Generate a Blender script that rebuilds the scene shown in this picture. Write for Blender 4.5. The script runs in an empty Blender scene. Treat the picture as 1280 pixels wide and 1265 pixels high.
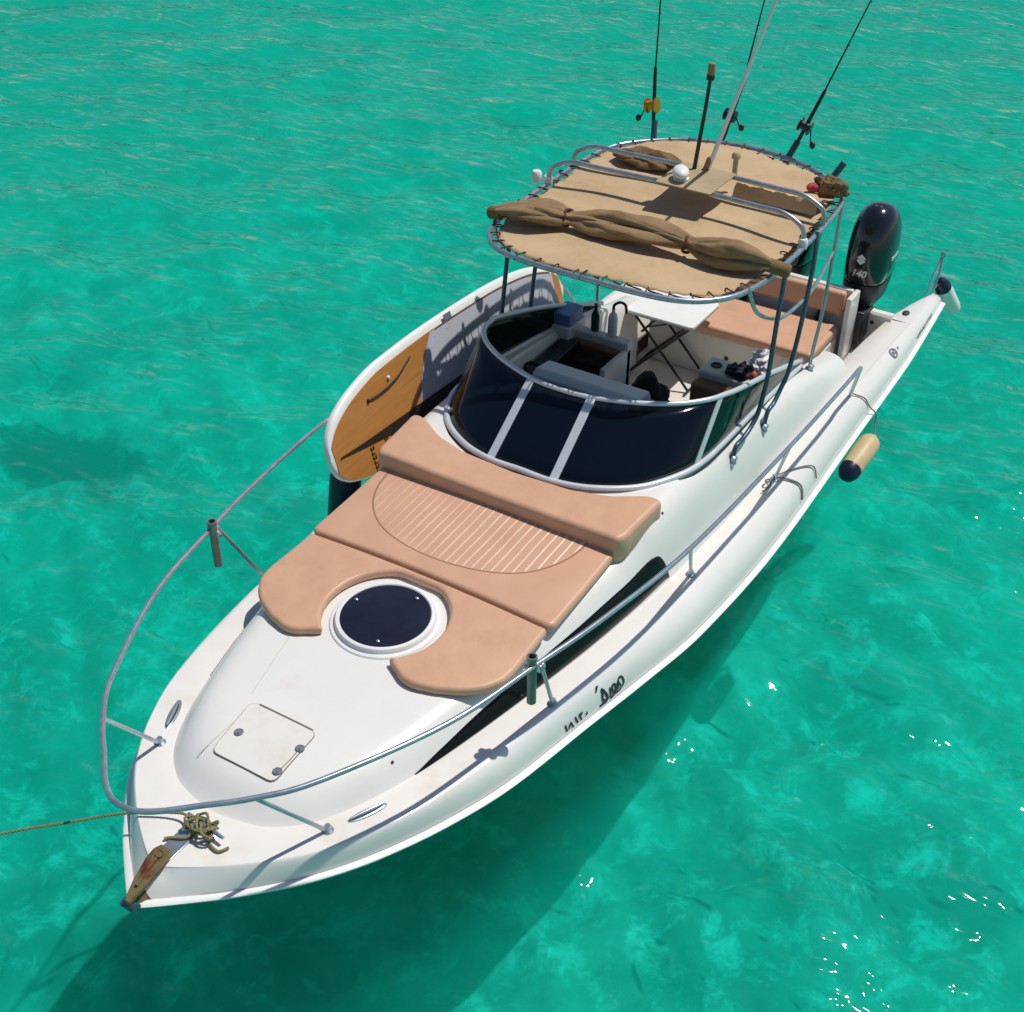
import bpy, bmesh, math, random
import numpy as np
from mathutils import Vector, Matrix
from mathutils.geometry import delaunay_2d_cdt

random.seed(7)
rng = np.random.default_rng(7)
S = bpy.context.scene
C = S.collection

# ------------------------------------------------------------------ camera
cam_d = bpy.data.cameras.new("camera")
cam = bpy.data.objects.new("camera", cam_d)
C.objects.link(cam)
R_ = Vector((-0.52571046, 0.8505454, 0.01417882))
U_ = Vector((-0.48701773, -0.31460132, 0.81476361))
F_ = Vector((-0.69745411, -0.42142442, -0.57961989))
M = Matrix((R_, U_, -F_)).transposed().to_4x4()
M.translation = Vector((6.64856147, 3.94416292, 6.7670892))
cam.matrix_world = M
cam_d.sensor_width = 36
cam_d.lens = 1706.1 / 1280 * 36
cam_d.clip_start = 0.1
cam_d.clip_end = 3000
S.camera = cam

# ------------------------------------------------------------------ sky + sun
SUN = Vector((-0.38, 0.28, 1.0)).normalized()          # towards the sun
elev = math.asin(SUN.z)
w = bpy.data.worlds.new("World")
S.world = w
w.use_nodes = True
nt = w.node_tree
sky = nt.nodes.new("ShaderNodeTexSky")
sky.sky_type = 'NISHITA'
sky.sun_disc = False
sky.dust_density = .3
sky.ozone_density = 1.6
sky.sun_elevation = elev
sky.sun_rotation = math.atan2(SUN.x, SUN.y)
bg = nt.nodes["Background"]
bg.inputs[1].default_value = 0.075
nt.links.new(sky.outputs[0], bg.inputs[0])
sl = bpy.data.lights.new("sun", 'SUN')
sl.energy = 3.7
sl.angle = math.radians(0.7)
sl.color = (1.0, 0.955, 0.88)
so = bpy.data.objects.new("sun", sl)
so.rotation_euler = (-SUN).to_track_quat('-Z', 'Y').to_euler()
so.location = (0, 0, 30)
C.objects.link(so)
S.view_settings.view_transform = 'Standard'
S.view_settings.look = 'None'
S.view_settings.exposure = 0.0
S.view_settings.gamma = 1.0
S.view_settings.use_curve_mapping = False
S.cycles.max_bounces = 10
S.cycles.volume_bounces = 1
S.cycles.transparent_max_bounces = 12


# ------------------------------------------------------------------ helpers
def srgb(r, g, b, k=1.0):
    f = lambda c: (c / 255 / 12.92 if c / 255 <= .04045 else ((c / 255 + .055) / 1.055) ** 2.4) * k
    return (f(r), f(g), f(b), 1)


def new_mat(name):
    m = bpy.data.materials.new(name)
    m.use_nodes = True
    return m, m.node_tree, m.node_tree.nodes["Principled BSDF"]


def mat(name, col, rough=.4, metal=0, var=.08, vscale=6, bump=0, bscale=60, coat=0, stain=None, spec=.5,
        stain_scale=2.5, stain_lo=.56, stain_hi=.8, wrinkle=0, wscale=7):
    """plain procedural material: base colour broken up by two noises, optional stains, optional bump"""
    m, t, p = new_mat(name)
    L = t.links
    p.inputs["Roughness"].default_value = rough
    p.inputs["Metallic"].default_value = metal
    p.inputs["Coat Weight"].default_value = coat
    p.inputs["Specular IOR Level"].default_value = spec
    tc = t.nodes.new("ShaderNodeTexCoord")
    n = t.nodes.new("ShaderNodeTexNoise")
    n.inputs["Scale"].default_value = vscale
    n.inputs["Detail"].default_value = 6
    n.inputs["Roughness"].default_value = .65
    L.new(tc.outputs["Object"], n.inputs["Vector"])
    r = t.nodes.new("ShaderNodeMapRange")
    r.inputs[1].default_value = .3
    r.inputs[2].default_value = .7
    r.inputs[3].default_value = 1 - var
    r.inputs[4].default_value = 1 + var
    L.new(n.outputs["Fac"], r.inputs[0])
    mx = t.nodes.new("ShaderNodeMix")
    mx.data_type = 'RGBA'
    mx.blend_type = 'MULTIPLY'
    mx.inputs[0].default_value = 1
    mx.inputs[6].default_value = col
    L.new(r.outputs[0], mx.inputs[7])
    out = mx.outputs[2]
    if stain:
        n2 = t.nodes.new("ShaderNodeTexNoise")
        n2.inputs["Scale"].default_value = stain_scale
        n2.inputs["Detail"].default_value = 8
        n2.inputs["Roughness"].default_value = .7
        L.new(tc.outputs["Object"], n2.inputs["Vector"])
        r2 = t.nodes.new("ShaderNodeMapRange")
        r2.inputs[1].default_value = stain_lo
        r2.inputs[2].default_value = stain_hi
        L.new(n2.outputs["Fac"], r2.inputs[0])
        m2 = t.nodes.new("ShaderNodeMix")
        m2.data_type = 'RGBA'
        L.new(r2.outputs[0], m2.inputs[0])
        L.new(out, m2.inputs[6])
        m2.inputs[7].default_value = stain
        out = m2.outputs[2]
    L.new(out, p.inputs["Base Color"])
    if bump:
        b = t.nodes.new("ShaderNodeBump")
        b.inputs["Strength"].default_value = bump
        b.inputs["Distance"].default_value = .004
        nb = t.nodes.new("ShaderNodeTexNoise")
        nb.inputs["Scale"].default_value = bscale
        nb.inputs["Detail"].default_value = 4
        L.new(tc.outputs["Object"], nb.inputs["Vector"])
        L.new(nb.outputs["Fac"], b.inputs["Height"])
        if wrinkle:
            nw = t.nodes.new("ShaderNodeTexNoise")
            nw.inputs["Scale"].default_value = wscale; nw.inputs["Detail"].default_value = 3; nw.inputs["Distortion"].default_value = 1.2
            L.new(tc.outputs["Object"], nw.inputs["Vector"])
            b2 = t.nodes.new("ShaderNodeBump"); b2.inputs["Strength"].default_value = wrinkle; b2.inputs["Distance"].default_value = .03
            L.new(nw.outputs["Fac"], b2.inputs["Height"]); L.new(b2.outputs["Normal"], b.inputs["Normal"])
        L.new(b.outputs["Normal"], p.inputs["Normal"])
    return m


GEL = mat("gelcoat", (.75, .735, .70, 1), .28, 0, .035, 1.7, coat=.3, stain=(.66, .60, .49, 1), stain_lo=.60, stain_hi=.95)
GEL2 = mat("deck_gelcoat", (.745, .72, .675, 1), .42, 0, .04, 2.2, bump=.06, bscale=220, stain=(.60, .50, .36, 1), stain_lo=.52, stain_hi=.92, stain_scale=2.4)
INNER = mat("cockpit_gelcoat", (.70, .67, .61, 1), .4, 0, .06, 3, stain=(.5, .44, .34, 1))
TAN = mat("tan_vinyl", srgb(206, 162, 132, .97), .40, 0, .07, 4, bump=.25, bscale=260, wrinkle=.16, wscale=5, stain=srgb(196, 152, 123, .93), spec=.4)
CANV = mat("beige_canvas", srgb(203, 175, 138, .88), .85, 0, .06, 5, bump=.35, bscale=300, wrinkle=.25, wscale=4, stain=srgb(184, 155, 118, .84), spec=.2, stain_lo=.48, stain_hi=.72)
CANV2 = mat("rolled_canvas_cloth", srgb(160, 132, 98, .78), .9, 0, .14, 7, bump=.4, bscale=200, spec=.15, wrinkle=.22, wscale=10)
CANV3 = mat("faded_brown_cloth", srgb(142, 116, 82, .72), .9, 0, .2, 9, bump=.4, bscale=160, spec=.15)
STEEL = mat("weathered_steel", (.38, .44, .50, 1), .30, .7, .2, 20, stain=(.34, .33, .31, 1), stain_scale=12)
ALU = mat("white_aluminium", (.62, .66, .70, 1), .35, .25, .05, 8)
BLACK = mat("black_paint", (.012, .013, .016, 1), .35, 0, .2, 10)
WINDOW = mat("black_window_acrylic", (.004, .004, .005, 1), .12, 0, .2, 5, spec=.25)
RUBBER = mat("black_rubber", (.02, .02, .022, 1), .6, 0, .2, 20)
COWL = mat("black_cowling_paint", (.008, .010, .016, 1), .16, 0, .15, 3, coat=.6)
LENS = mat("smoked_hatch_acrylic", (.012, .013, .028, 1), .22, 0, .3, 5, bump=.05, bscale=30)
WHITE = mat("white_plastic", (.78, .78, .76, 1), .35, 0, .04, 6)
GREYW = mat("pale_grey_plastic", (.62, .63, .63, 1), .4, 0, .06, 6)
GREY = mat("grey_mark", (.16, .17, .20, 1), .5, 0, .1, 20)
INK = mat("black_lettering", (.015, .018, .018, 1), .5, 0, .3, 40)
BLUEGR = mat("blue_grey_tube", srgb(62, 88, 104), .35, .35, .15, 20)
NAVY = mat("navy_vinyl", srgb(14, 22, 52), .35, 0, .2, 9)
NAVYC = mat("navy_cloth", srgb(28, 36, 60), .85, 0, .2, 9, bump=.3, bscale=90)
CREAM = mat("cream_fender_rubber", srgb(222, 194, 146, .8), .5, 0, .12, 9, stain=srgb(170, 138, 92))
ROPE = mat("worn_rope", srgb(148, 142, 100, .8), .9, 0, .35, 60, bump=.8, bscale=400)
ROPEG = mat("grey_rope", srgb(150, 145, 136, .8), .9, 0, .3, 60, bump=.8, bscale=400)
RUST = mat("rusty_galvanised_iron", srgb(132, 116, 78, .8), .75, .2, .3, 16, bump=.6, bscale=60, stain=srgb(96, 44, 22), stain_scale=9, stain_lo=.5, stain_hi=.62)
GOLD = mat("gold_anodised", srgb(200, 140, 30), .3, .7, .2, 20)
BRASS = mat("bronze_cap", srgb(156, 120, 84), .5, .3, .2, 20)
GREENB = mat("green_glass", srgb(20, 70, 44), .12, 0, .15, 10)
PBLUE = mat("pale_blue_cloth", srgb(168, 190, 216, .8), .8, 0, .07, 6, bump=.2, bscale=120)
BLUEC = mat("blue_plastic", srgb(92, 124, 176), .45, 0, .1, 10)
ORANGE = mat("orange_plastic", srgb(196, 96, 34), .5, 0, .1, 10)
BROWNV = mat("brown_vinyl", srgb(112, 78, 56), .55, 0, .12, 6, bump=.2, bscale=160)
BLACKC = mat("black_cloth", (.010, .010, .011, 1), .9, 0, .3, 12, bump=.4, bscale=60)
REDB = mat("dark_red_cord", srgb(86, 40, 30), .8, 0, .3, 40)
PINK = mat("faded_red_rag", srgb(176, 70, 78), .9, 0, .2, 20)


def glass_mat(name, col, a):
    m, t, p = new_mat(name)
    p.inputs["Base Color"].default_value = col
    p.inputs["Roughness"].default_value = .04
    p.inputs["IOR"].default_value = 1.45
    p.inputs["Specular IOR Level"].default_value = .28
    tc = t.nodes.new("ShaderNodeTexCoord")
    n = t.nodes.new("ShaderNodeTexNoise")
    n.inputs["Scale"].default_value = 2.2
    n.inputs["Detail"].default_value = 8
    t.links.new(tc.outputs["Object"], n.inputs["Vector"])
    r = t.nodes.new("ShaderNodeMapRange")
    r.inputs[3].default_value = .02
    r.inputs[4].default_value = .14
    t.links.new(n.outputs["Fac"], r.inputs[0])
    t.links.new(r.outputs[0], p.inputs["Roughness"])
    tr = t.nodes.new("ShaderNodeBsdfTransparent")
    tr.inputs[0].default_value = (col[0] * 8 + .1, col[1] * 8 + .1, col[2] * 8 + .1, 1)
    mx = t.nodes.new("ShaderNodeMixShader")
    mx.inputs[0].default_value = a
    t.links.new(tr.outputs[0], mx.inputs[1])
    t.links.new(p.outputs[0], mx.inputs[2])
    t.links.new(mx.outputs[0], t.nodes["Material Output"].inputs[0])
    return m


GLASS = glass_mat("tinted_windscreen_glass", (.004, .009, .018, 1), .88)
GLASSG = glass_mat("green_tinted_side_glass", (.004, .022, .017, 1), .80)


def V3(p):
    return Vector((float(p[0]), float(p[1]), float(p[2])))


def curve1(xs, ys):
    """smooth interpolation (monotone cubic) through (xs, ys)"""
    xs = np.array(xs, float); ys = np.array(ys, float)
    d = np.diff(ys) / np.diff(xs)
    m = np.zeros_like(ys)
    m[1:-1] = np.where(d[:-1] * d[1:] > 0, 2 * d[:-1] * d[1:] / (d[:-1] + d[1:] + 1e-12), 0)
    m[0], m[-1] = d[0], d[-1]

    def f(x):
        x = min(max(x, xs[0]), xs[-1])
        i = min(max(int(np.searchsorted(xs, x)) - 1, 0), len(xs) - 2)
        h = xs[i + 1] - xs[i]; s = (x - xs[i]) / h
        return float((1 + 2 * s) * (1 - s) ** 2 * ys[i] + s * (1 - s) ** 2 * h * m[i] + s * s * (3 - 2 * s) * ys[i + 1] + s * s * (s - 1) * h * m[i + 1])
    return f


def spline(pts, per=8, closed=False):
    P = [np.array(p, float) for p in pts]
    n = len(P)
    out = []
    segs = n if closed else n - 1
    for i in range(segs):
        if closed:
            a, b, c, d = P[(i - 1) % n], P[i], P[(i + 1) % n], P[(i + 2) % n]
        else:
            a, b, c, d = P[max(i - 1, 0)], P[i], P[i + 1], P[min(i + 2, n - 1)]
        for k in range(per):
            s = k / per
            out.append(.5 * (2 * b + (c - a) * s + (2 * a - 5 * b + 4 * c - d) * s * s + (3 * b - a - 3 * c + d) * s ** 3))
    if not closed:
        out.append(P[-1])
    return out


def resample(pts, n, closed=False):
    P = [np.array(p, float) for p in pts]
    if closed:
        P = P + [P[0]]
    L = [0]
    for a, b in zip(P[:-1], P[1:]):
        L.append(L[-1] + np.linalg.norm(b - a))
    L = np.array(L); A = np.array(P)
    s = np.linspace(0, L[-1], n + 1 if closed else n)
    if closed:
        s = s[:-1]
    return [np.array([np.interp(t, L, A[:, k]) for k in range(A.shape[1])]) for t in s]


class MB:
    """collects vertices and faces of one mesh"""
    def __init__(self):
        self.v = []; self.f = []

    def add(self, v, f):
        o = len(self.v)
        self.v += [tuple(float(c) for c in p) for p in v]
        self.f += [tuple(i + o for i in q) for q in f]
        return self

    def grid(self, rows, wrap=False, flip=False):
        n = len(rows[0]); v = [p for r in rows for p in r]; f = []
        for i in range(len(rows) - 1):
            for j in range(n if wrap else n - 1):
                q = (i * n + j, i * n + (j + 1) % n, (i + 1) * n + (j + 1) % n, (i + 1) * n + j)
                f.append(q[::-1] if flip else q)
        return self.add(v, f)

    def loft(self, rings, cap0=True, cap1=True):
        o = len(self.v); n = len(rings[0])
        self.grid(rings, wrap=True)
        if cap0: self.f.append(tuple(o + i for i in range(n))[::-1])
        if cap1: self.f.append(tuple(o + (len(rings) - 1) * n + i for i in range(n)))
        return self

    def tube(self, pts, r, n=10, closed=False):
        P = [V3(p) for p in pts]
        k = len(P)
        T = []
        for i in range(k):
            a = P[(i - 1) % k] if (closed or i > 0) else P[i]
            b = P[(i + 1) % k] if (closed or i < k - 1) else P[i]
            T.append((b - a).normalized())
        nrm = T[0].orthogonal().normalized()
        rings = []
        for i in range(k):
            nrm = (nrm - T[i] * nrm.dot(T[i])).normalized()
            b = T[i].cross(nrm)
            rr = r[i] if hasattr(r, '__len__') else r
            rings.append([P[i] + (nrm * math.cos(2 * math.pi * j / n) + b * math.sin(2 * math.pi * j / n)) * rr for j in range(n)])
        if closed:
            rings.append(rings[0])
            return self.grid(rings, wrap=True)
        return self.loft(rings)

    def box(self, c, s, rot=None):
        v = []
        for x in (-1, 1):
            for y in (-1, 1):
                for z in (-1, 1):
                    p = Vector((x * s[0] / 2, y * s[1] / 2, z * s[2] / 2))
                    if rot: p = rot @ p
                    v.append(p + Vector(c))
        f = [(0, 1, 3, 2), (4, 6, 7, 5), (0, 4, 5, 1), (2, 3, 7, 6), (0, 2, 6, 4), (1, 5, 7, 3)]
        return self.add(v, f)

    def lathe(self, prof, c=(0, 0, 0), n=24, axis=(0, 0, 1)):
        """prof: (radius, height) pairs along axis from c"""
        A = Vector(axis).normalized(); u = A.orthogonal().normalized(); w_ = A.cross(u); c = Vector(c)
        rings = [[c + A * h + (u * math.cos(2 * math.pi * j / n) + w_ * math.sin(2 * math.pi * j / n)) * max(r, 1e-4) for j in range(n)] for r, h in prof]
        return self.loft(rings)

    def ellipsoid(self, c, r, rot=None, n=20, m=12):
        rings = []
        for i in range(1, m):
            th = math.pi * i / m
            ring = []
            for j in range(n):
                ph = 2 * math.pi * j / n
                p = Vector((r[0] * math.sin(th) * math.cos(ph), r[1] * math.sin(th) * math.sin(ph), -r[2] * math.cos(th)))
                if rot: p = rot @ p
                ring.append(p + Vector(c))
            rings.append(ring)
        return self.loft(rings)

    def prism(self, outline, z0, z1):
        a = [(x, y, z0) for x, y in outline]; b = [(x, y, z1) for x, y in outline]
        return self.loft([a, b])

    def build(self, name, m, parent=None, smooth=True, sharp=38, bevel=0, seg=2):
        me = bpy.data.meshes.new(name)
        me.from_pydata(self.v, [], self.f)
        me.materials.append(m)
        bm = bmesh.new(); bm.from_mesh(me)
        bmesh.ops.remove_doubles(bm, verts=bm.verts, dist=1e-5)
        bmesh.ops.recalc_face_normals(bm, faces=bm.faces)
        bm.to_mesh(me); bm.free()
        if smooth:
            for p in me.polygons: p.use_smooth = True
            me.set_sharp_from_angle(angle=math.radians(sharp))
        o = bpy.data.objects.new(name, me)
        C.objects.link(o)
        if parent: o.parent = parent
        if bevel:
            b = o.modifiers.new("bevel", 'BEVEL'); b.width = bevel; b.segments = seg; b.limit_method = 'ANGLE'
            b.angle_limit = math.radians(40)
        return o


def empty(name, loc=(0, 0, 0)):
    o = bpy.data.objects.new(name, None)
    o.empty_display_size = .2
    o.location = loc
    C.objects.link(o)
    return o


def tag(o, label, cat, group=None):
    o["label"] = label; o["category"] = cat
    if group: o["group"] = group
    return o


def part_label(o, label):
    o["label"] = label
    return o


def base_at(o, p):
    """move a childless mesh's origin to p, its shape staying where it is"""
    p = Vector(p)
    o.data.transform(Matrix.Translation(-p))
    o.location = p
    return o


def rebase(root, p):
    """put an Empty at p, its meshes staying where they are"""
    p = Vector(p)
    root.location = p
    for ch in root.children_recursive:
        if ch.type == 'MESH':
            ch.data.transform(Matrix.Translation(-p))
    return root


def rrect(cx, cy, hx, hy, r, n=6):
    out = []
    for sx, sy, a0 in ((1, 1, 0), (-1, 1, 90), (-1, -1, 180), (1, -1, 270)):
        for k in range(n + 1):
            a = math.radians(a0 + 90 * k / n)
            out.append((cx + sx * (hx - r) + r * math.cos(a), cy + sy * (hy - r) + r * math.sin(a)))
    return out


def poly_dist(P, Q):
    """distance of each point P (n x 2) to the closed polygon Q"""
    Q = np.array(Q); P = np.array(P); d = np.full(len(P), 1e9)
    for a, b in zip(Q, np.roll(Q, -1, 0)):
        ab = b - a
        t = np.clip(((P - a) @ ab) / (ab @ ab + 1e-12), 0, 1)
        d = np.minimum(d, np.linalg.norm(P - (a + t[:, None] * ab), axis=1))
    return d


def inside(P, Q):
    P = np.array(P); Q = np.array(Q); c = np.zeros(len(P), bool)
    for a, b in zip(Q, np.roll(Q, -1, 0)):
        if abs(a[1] - b[1]) < 1e-12: continue
        k = ((a[1] > P[:, 1]) != (b[1] > P[:, 1])) & (P[:, 0] < (b[0] - a[0]) * (P[:, 1] - a[1]) / (b[1] - a[1]) + a[0])
        c ^= k
    return c


def fill(outline, sp, jit=.15):
    """triangulated flat fill of a closed outline with inner points: verts (n x 2), tris; the outline comes first"""
    O = np.array(outline, float)
    lo, hi = O.min(0), O.max(0)
    X, Y = np.meshgrid(np.arange(lo[0], hi[0], sp), np.arange(lo[1], hi[1], sp))
    P = np.stack([X.ravel(), Y.ravel()], 1) + rng.uniform(-jit, jit, (X.size, 2)) * sp
    P = P[inside(P, O)]
    P = P[poly_dist(P, O) > sp * .55]
    pts = [Vector(p) for p in O] + [Vector(p) for p in P]
    n = len(O)
    v, e, f, *_ = delaunay_2d_cdt(pts, [], [list(range(n))], 1, 1e-6)
    return np.array([tuple(p) for p in v]), [tuple(q) for q in f]


def inset(O, d):
    """the closed outline O moved inwards by d"""
    O = np.array(O)
    area = .5 * sum(a[0] * b[1] - a[1] * b[0] for a, b in zip(O, np.roll(O, -1, 0)))
    t = np.roll(O, -1, 0) - np.roll(O, 1, 0)
    t /= np.linalg.norm(t, axis=1)[:, None] + 1e-9
    n = np.stack([-t[:, 1], t[:, 0]], 1) * (1 if area > 0 else -1)
    return O + n * d


def cushion(name, outline, zf, thick, rad, m, parent=None, sp=.03, lift=.004, per=240, zbot=None, puff=.006):
    """upholstered pad with a rounded top edge lying on the surface z = zf(x, y)"""
    O = resample(outline, per, True)
    mb = MB()
    def top(a, b, d, wob=0):
        q = min(d / rad, 1)
        return zf(a, b) + lift + thick - rad * (1 - math.sqrt(max(0, 1 - (1 - q) ** 2))) + wob
    zb_ = zbot or (lambda a, b: zf(a, b) + lift)
    rings = [[(a, b, zb_(a, b)) for a, b in inset(O, .008)], [(a, b, zb_(a, b) + .012) for a, b in O]]
    last = O
    for q in (0, .04, .13, .28, .5, .75, 1.0):
        last = inset(O, rad * q)
        rings.append([(a, b, top(a, b, rad * q)) for a, b in last])
    mb.grid(rings, wrap=True)
    v, f = fill(last, sp)
    d = poly_dist(v, [tuple(p) for p in last])
    wob = [min(k / .12, 1) * puff * (math.sin(a * 11 + 3 * b) * math.sin(b * 9 - a * 4) * .5 + .6) for (a, b), k in zip(v, d)]
    mb.add([(a, b, top(a, b, 1, w_)) for (a, b), w_ in zip(v, wob)], f)
    return mb.build(name, m, parent, sharp=50)


# ------------------------------------------------------------------ hull form
Ry = curve1([-5.6, -4.2, -2.8, -1.2, 0, .734, 1.226, 1.978, 2.45, 2.826, 3.138, 3.459, 3.64, 3.76, 3.80],
            [1.37, 1.425, 1.45, 1.485, 1.44, 1.343, 1.262, 1.15, 1.02, .865, .68, .40, .20, .055, 0])
Dy = curve1([-5.6, -5.0, -3.5, -1.4, -.2, 1.04, 1.44, 1.79, 2.47, 2.77, 3.13, 3.4, 3.55, 3.60, 3.62],
            [1.27, 1.255, 1.25, 1.245, 1.22, 1.15, 1.10, 1.05, .93, .82, .60, .33, .13, .045, 0])
Iy = curve1([-3.5, -2.4, -1.2, 0, .7, 1.38, 1.9, 2.343, 2.79, 2.99, 3.12, 3.18, 3.2],
            [1.15, 1.17, 1.165, 1.125, 1.06, .96, .865, .76, .60, .47, .31, .15, 0])
rz = curve1([-5.6, -4.25, -1, 1, 1.93, 2.77, 3.8], [.88, .78, .75, .84, .91, .98, 1.04])
dz = curve1([-5.6, -5, -3, 0, 2, 3.76], [.94, .95, 1.0, 1.05, 1.12, 1.165])
ZT = curve1([-3.5, -3.3, -2.5, -1.5, -.5, 0, .2, .37, .6, 1.16, 1.6, 2.3, 2.73, 2.95, 3.1, 3.2],
            [1.15, 1.19, 1.38, 1.51, 1.57, 1.54, 1.46, 1.405, 1.385, 1.35, 1.33, 1.29, 1.262, 1.235, 1.20, 1.155])


def crown(y): return .035 * (1 - min(1, (y / .95) ** 2))
def ztop(x, y=0): return ZT(x) + (crown(y) if x < 3.0 else crown(y) * max(0, (3.2 - x) / .2))


def stem(x):                                    # map a rub-rail x to the sheer (the stem leans back a little)
    return x - .18 * max(0, min(1, (x - 2.9) / .9)) ** 2


def gun(x, t):
    """hull shoulder between the rub strip (t = 0) and the side deck edge (t = 1), port side"""
    xs = x - (x - stem(x)) * t
    yr = max(Ry(x) - .038, 0); yd = Dy(min(xs, 3.62))
    return np.array([xs, yr + (yd - yr) * (1 - math.cos(t * math.pi / 2)), rz(x) + (dz(x) - rz(x)) * math.sin(t * math.pi / 2)])


boat = empty("motor_boat", (0, 0, 0))
tag(boat, "white motor cruiser with tan cushions and beige canopy floating on clear turquoise water", "boat")

# --- hull (one skin: bottom, topsides, rounded shoulder) -------------------
XS = list(np.linspace(-5.5, 2.8, 70)) + list(2.8 + 1.0 * np.sin(np.linspace(.04, 1, 34) * math.pi / 2))
mb = MB()
for sgn in (1, -1):
    main, rows = [], []
    for x in sorted(XS + [-4.76]):
        y = Ry(x); zr_ = rz(x)
        bw = min(max((x - .4) / 3.4, 0), 1)
        low = lambda z: (x - bw * 1.25 * (zr_ - z), max(y - .03, 0) * (1 - .5 * (zr_ - z)) * sgn, z)
        shoulder = [low(zr_ - .03), (x, max(y - .038, 0) * sgn, zr_)]
        for t in np.linspace(.1, 1, 10):
            p = gun(x, t); shoulder.append((p[0], p[1] * sgn, p[2]))
        if x >= -4.76:
            main.append([(low(-.45)[0], 0, -.45), low(-.05), low(.40), low(zr_ - .25)] + shoulder)
        if x <= -4.76:
            inner = float(np.interp(x, [-5.5, -5.2, -5.0, -4.75], [1.22, 1.13, 1.09, 1.03]))
            rows.append([(x, inner * sgn, zr_ - .06), (x, (inner + y) / 2 * sgn, zr_ - .09)] + shoulder)
    mb.grid(main)
    m0 = main[0]
    mb.add(m0 + [(m0[0][0], 0, m0[-1][2])], [tuple(range(len(m0) + 1))])
    mb.grid(rows)
    # stern end of each quarter and its inner wall
    last = rows[0]
    tip = [(p[0] - .06, np.sign(p[1]) * (abs(p[1]) * .97), p[2] - .015) for p in last]
    tip2 = [(-5.6, sgn * min(1.30, max(abs(p[1]), 1.24)), max(.80, min(.90, p[2] - .03))) for p in last]
    mb.grid([last, tip, tip2])
    rows = []
    for x in np.linspace(-5.5, -4.75, 8):
        yi = np.interp(x, [-5.5, -5.2, -5.0, -4.75], [1.22, 1.13, 1.09, 1.03]) * sgn
        d = gun(x, 1)
        rows.append([(d[0], d[1] * sgn, d[2]), (x, yi + .03 * sgn, dz(x) + .008), (x, yi, dz(x) - .02), (x, yi, rz(x) - .06)])
    mb.grid(rows)
    mb.grid([rows[0], [(-5.58, sgn * min(1.30, max(abs(q[1]), 1.24)), max(.80, min(.90, q[2] - .03))) for q in rows[0]]])
hull = mb.build("hull", GEL, boat, sharp=60)

# white rub strip that runs round the widest line
mb = MB()
for sgn in (1, -1):
    rows = []
    for x in XS:
        y = Ry(x); z = rz(x)
        rows.append([(x, sgn * max(y - .041, 0), z + .004), (x, sgn * max(y - .036, 0), z + .012), (x + .012 * max(0, 1 - y / .5), sgn * (y - .004), z + .008),
                     (x + .02 * max(0, 1 - y / .5), sgn * (y + .004), z), (x + .012 * max(0, 1 - y / .5), sgn * (y - .004), z - .016), (x, sgn * max(y - .03, 0), z - .026)])
    mb.grid(rows)
mb.build("rub_strip", WHITE, boat, sharp=60)

# --- side decks and foredeck -------------------------------------------------
mb = MB()
for sgn in (1, -1):
    rows = []
    for x in [q for q in XS if -3.52 < q]:
        d = gun(x, 1); xx = d[0]
        yi = max(Iy(xx) - .07, 0) if xx < 3.12 else 0
        yi = min(yi, d[1])
        rows.append([(xx, sgn * (d[1] + (yi - d[1]) * k), d[2] + .004 * math.sin(k * 3.1)) for k in np.linspace(0, 1, 7)])
    mb.grid(rows)
deck = mb.build("deck", GEL2, boat, sharp=50)

# --- cabin trunk with the cockpit coamings -----------------------------------
port = [(-3.5, Iy(-3.5))] + [(x, Iy(x)) for x in np.linspace(-3.3, 2.9, 40)] + [(2.99, .47), (3.06, .395), (3.12, .31), (3.16, .215), (3.19, .11), (3.2, 0)]
out_i = [np.array(p) for p in port] + [np.array((x, -y)) for x, y in port[::-1][1:]]
out_i = resample(spline(out_i, 4), 260)
nI = len(out_i)
nrm = []
for i in range(nI):
    a = out_i[max(i - 1, 0)]; b = out_i[min(i + 1, nI - 1)]
    t = (b - a) / np.linalg.norm(b - a)
    nrm.append(np.array([t[1], -t[0]]))
if (nrm[20] @ np.array([0, -1.0])) < 0:
    nrm = [-n for n in nrm]
PROF = [(0, 0), (.012, .10), (.03, .30), (.055, .52), (.085, .72), (.12, .87), (.16, .955), (.205, .99), (.25, 1.0)]


def trunk_pt(i, off, f, push=0.0):
    """a point on the trunk side: outline index i, inset off, height share f"""
    p = out_i[i] + nrm[i] * off * (1 + .45 * max(0, (out_i[i][0] - 2.6) / .6))
    z0 = dz(out_i[i][0]) - .004
    z = z0 + f * (ztop(min(p[0], 3.19), p[1] if p[0] > -.5 else 1) - z0)
    return (p[0] - nrm[i][0] * push, p[1] - nrm[i][1] * push, z)


mb = MB()
rows = [[trunk_pt(i, o_, f) for i in range(nI)] for o_, f in PROF]
mb.grid(rows)
ring = [np.array(p) for p in rows[-1]]
XB = -.55
core = [p for p in ring if p[0] > XB]
yb = abs(core[0][1])
outl = [tuple(p[:2]) for p in core]
v, f = fill(outl + [(XB, y) for y in np.linspace(core[-1][1], core[0][1], 20)], .07)
zc = []
hz = {(round(p[0], 5), round(p[1], 5)): p[2] for p in core}
for a, b in v:
    zc.append(hz.get((round(float(a), 5), round(float(b), 5)), ztop(min(float(a), 3.19), float(b))))
mb.add([(a, b, z) for (a, b), z in zip(v, zc)], f)
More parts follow.
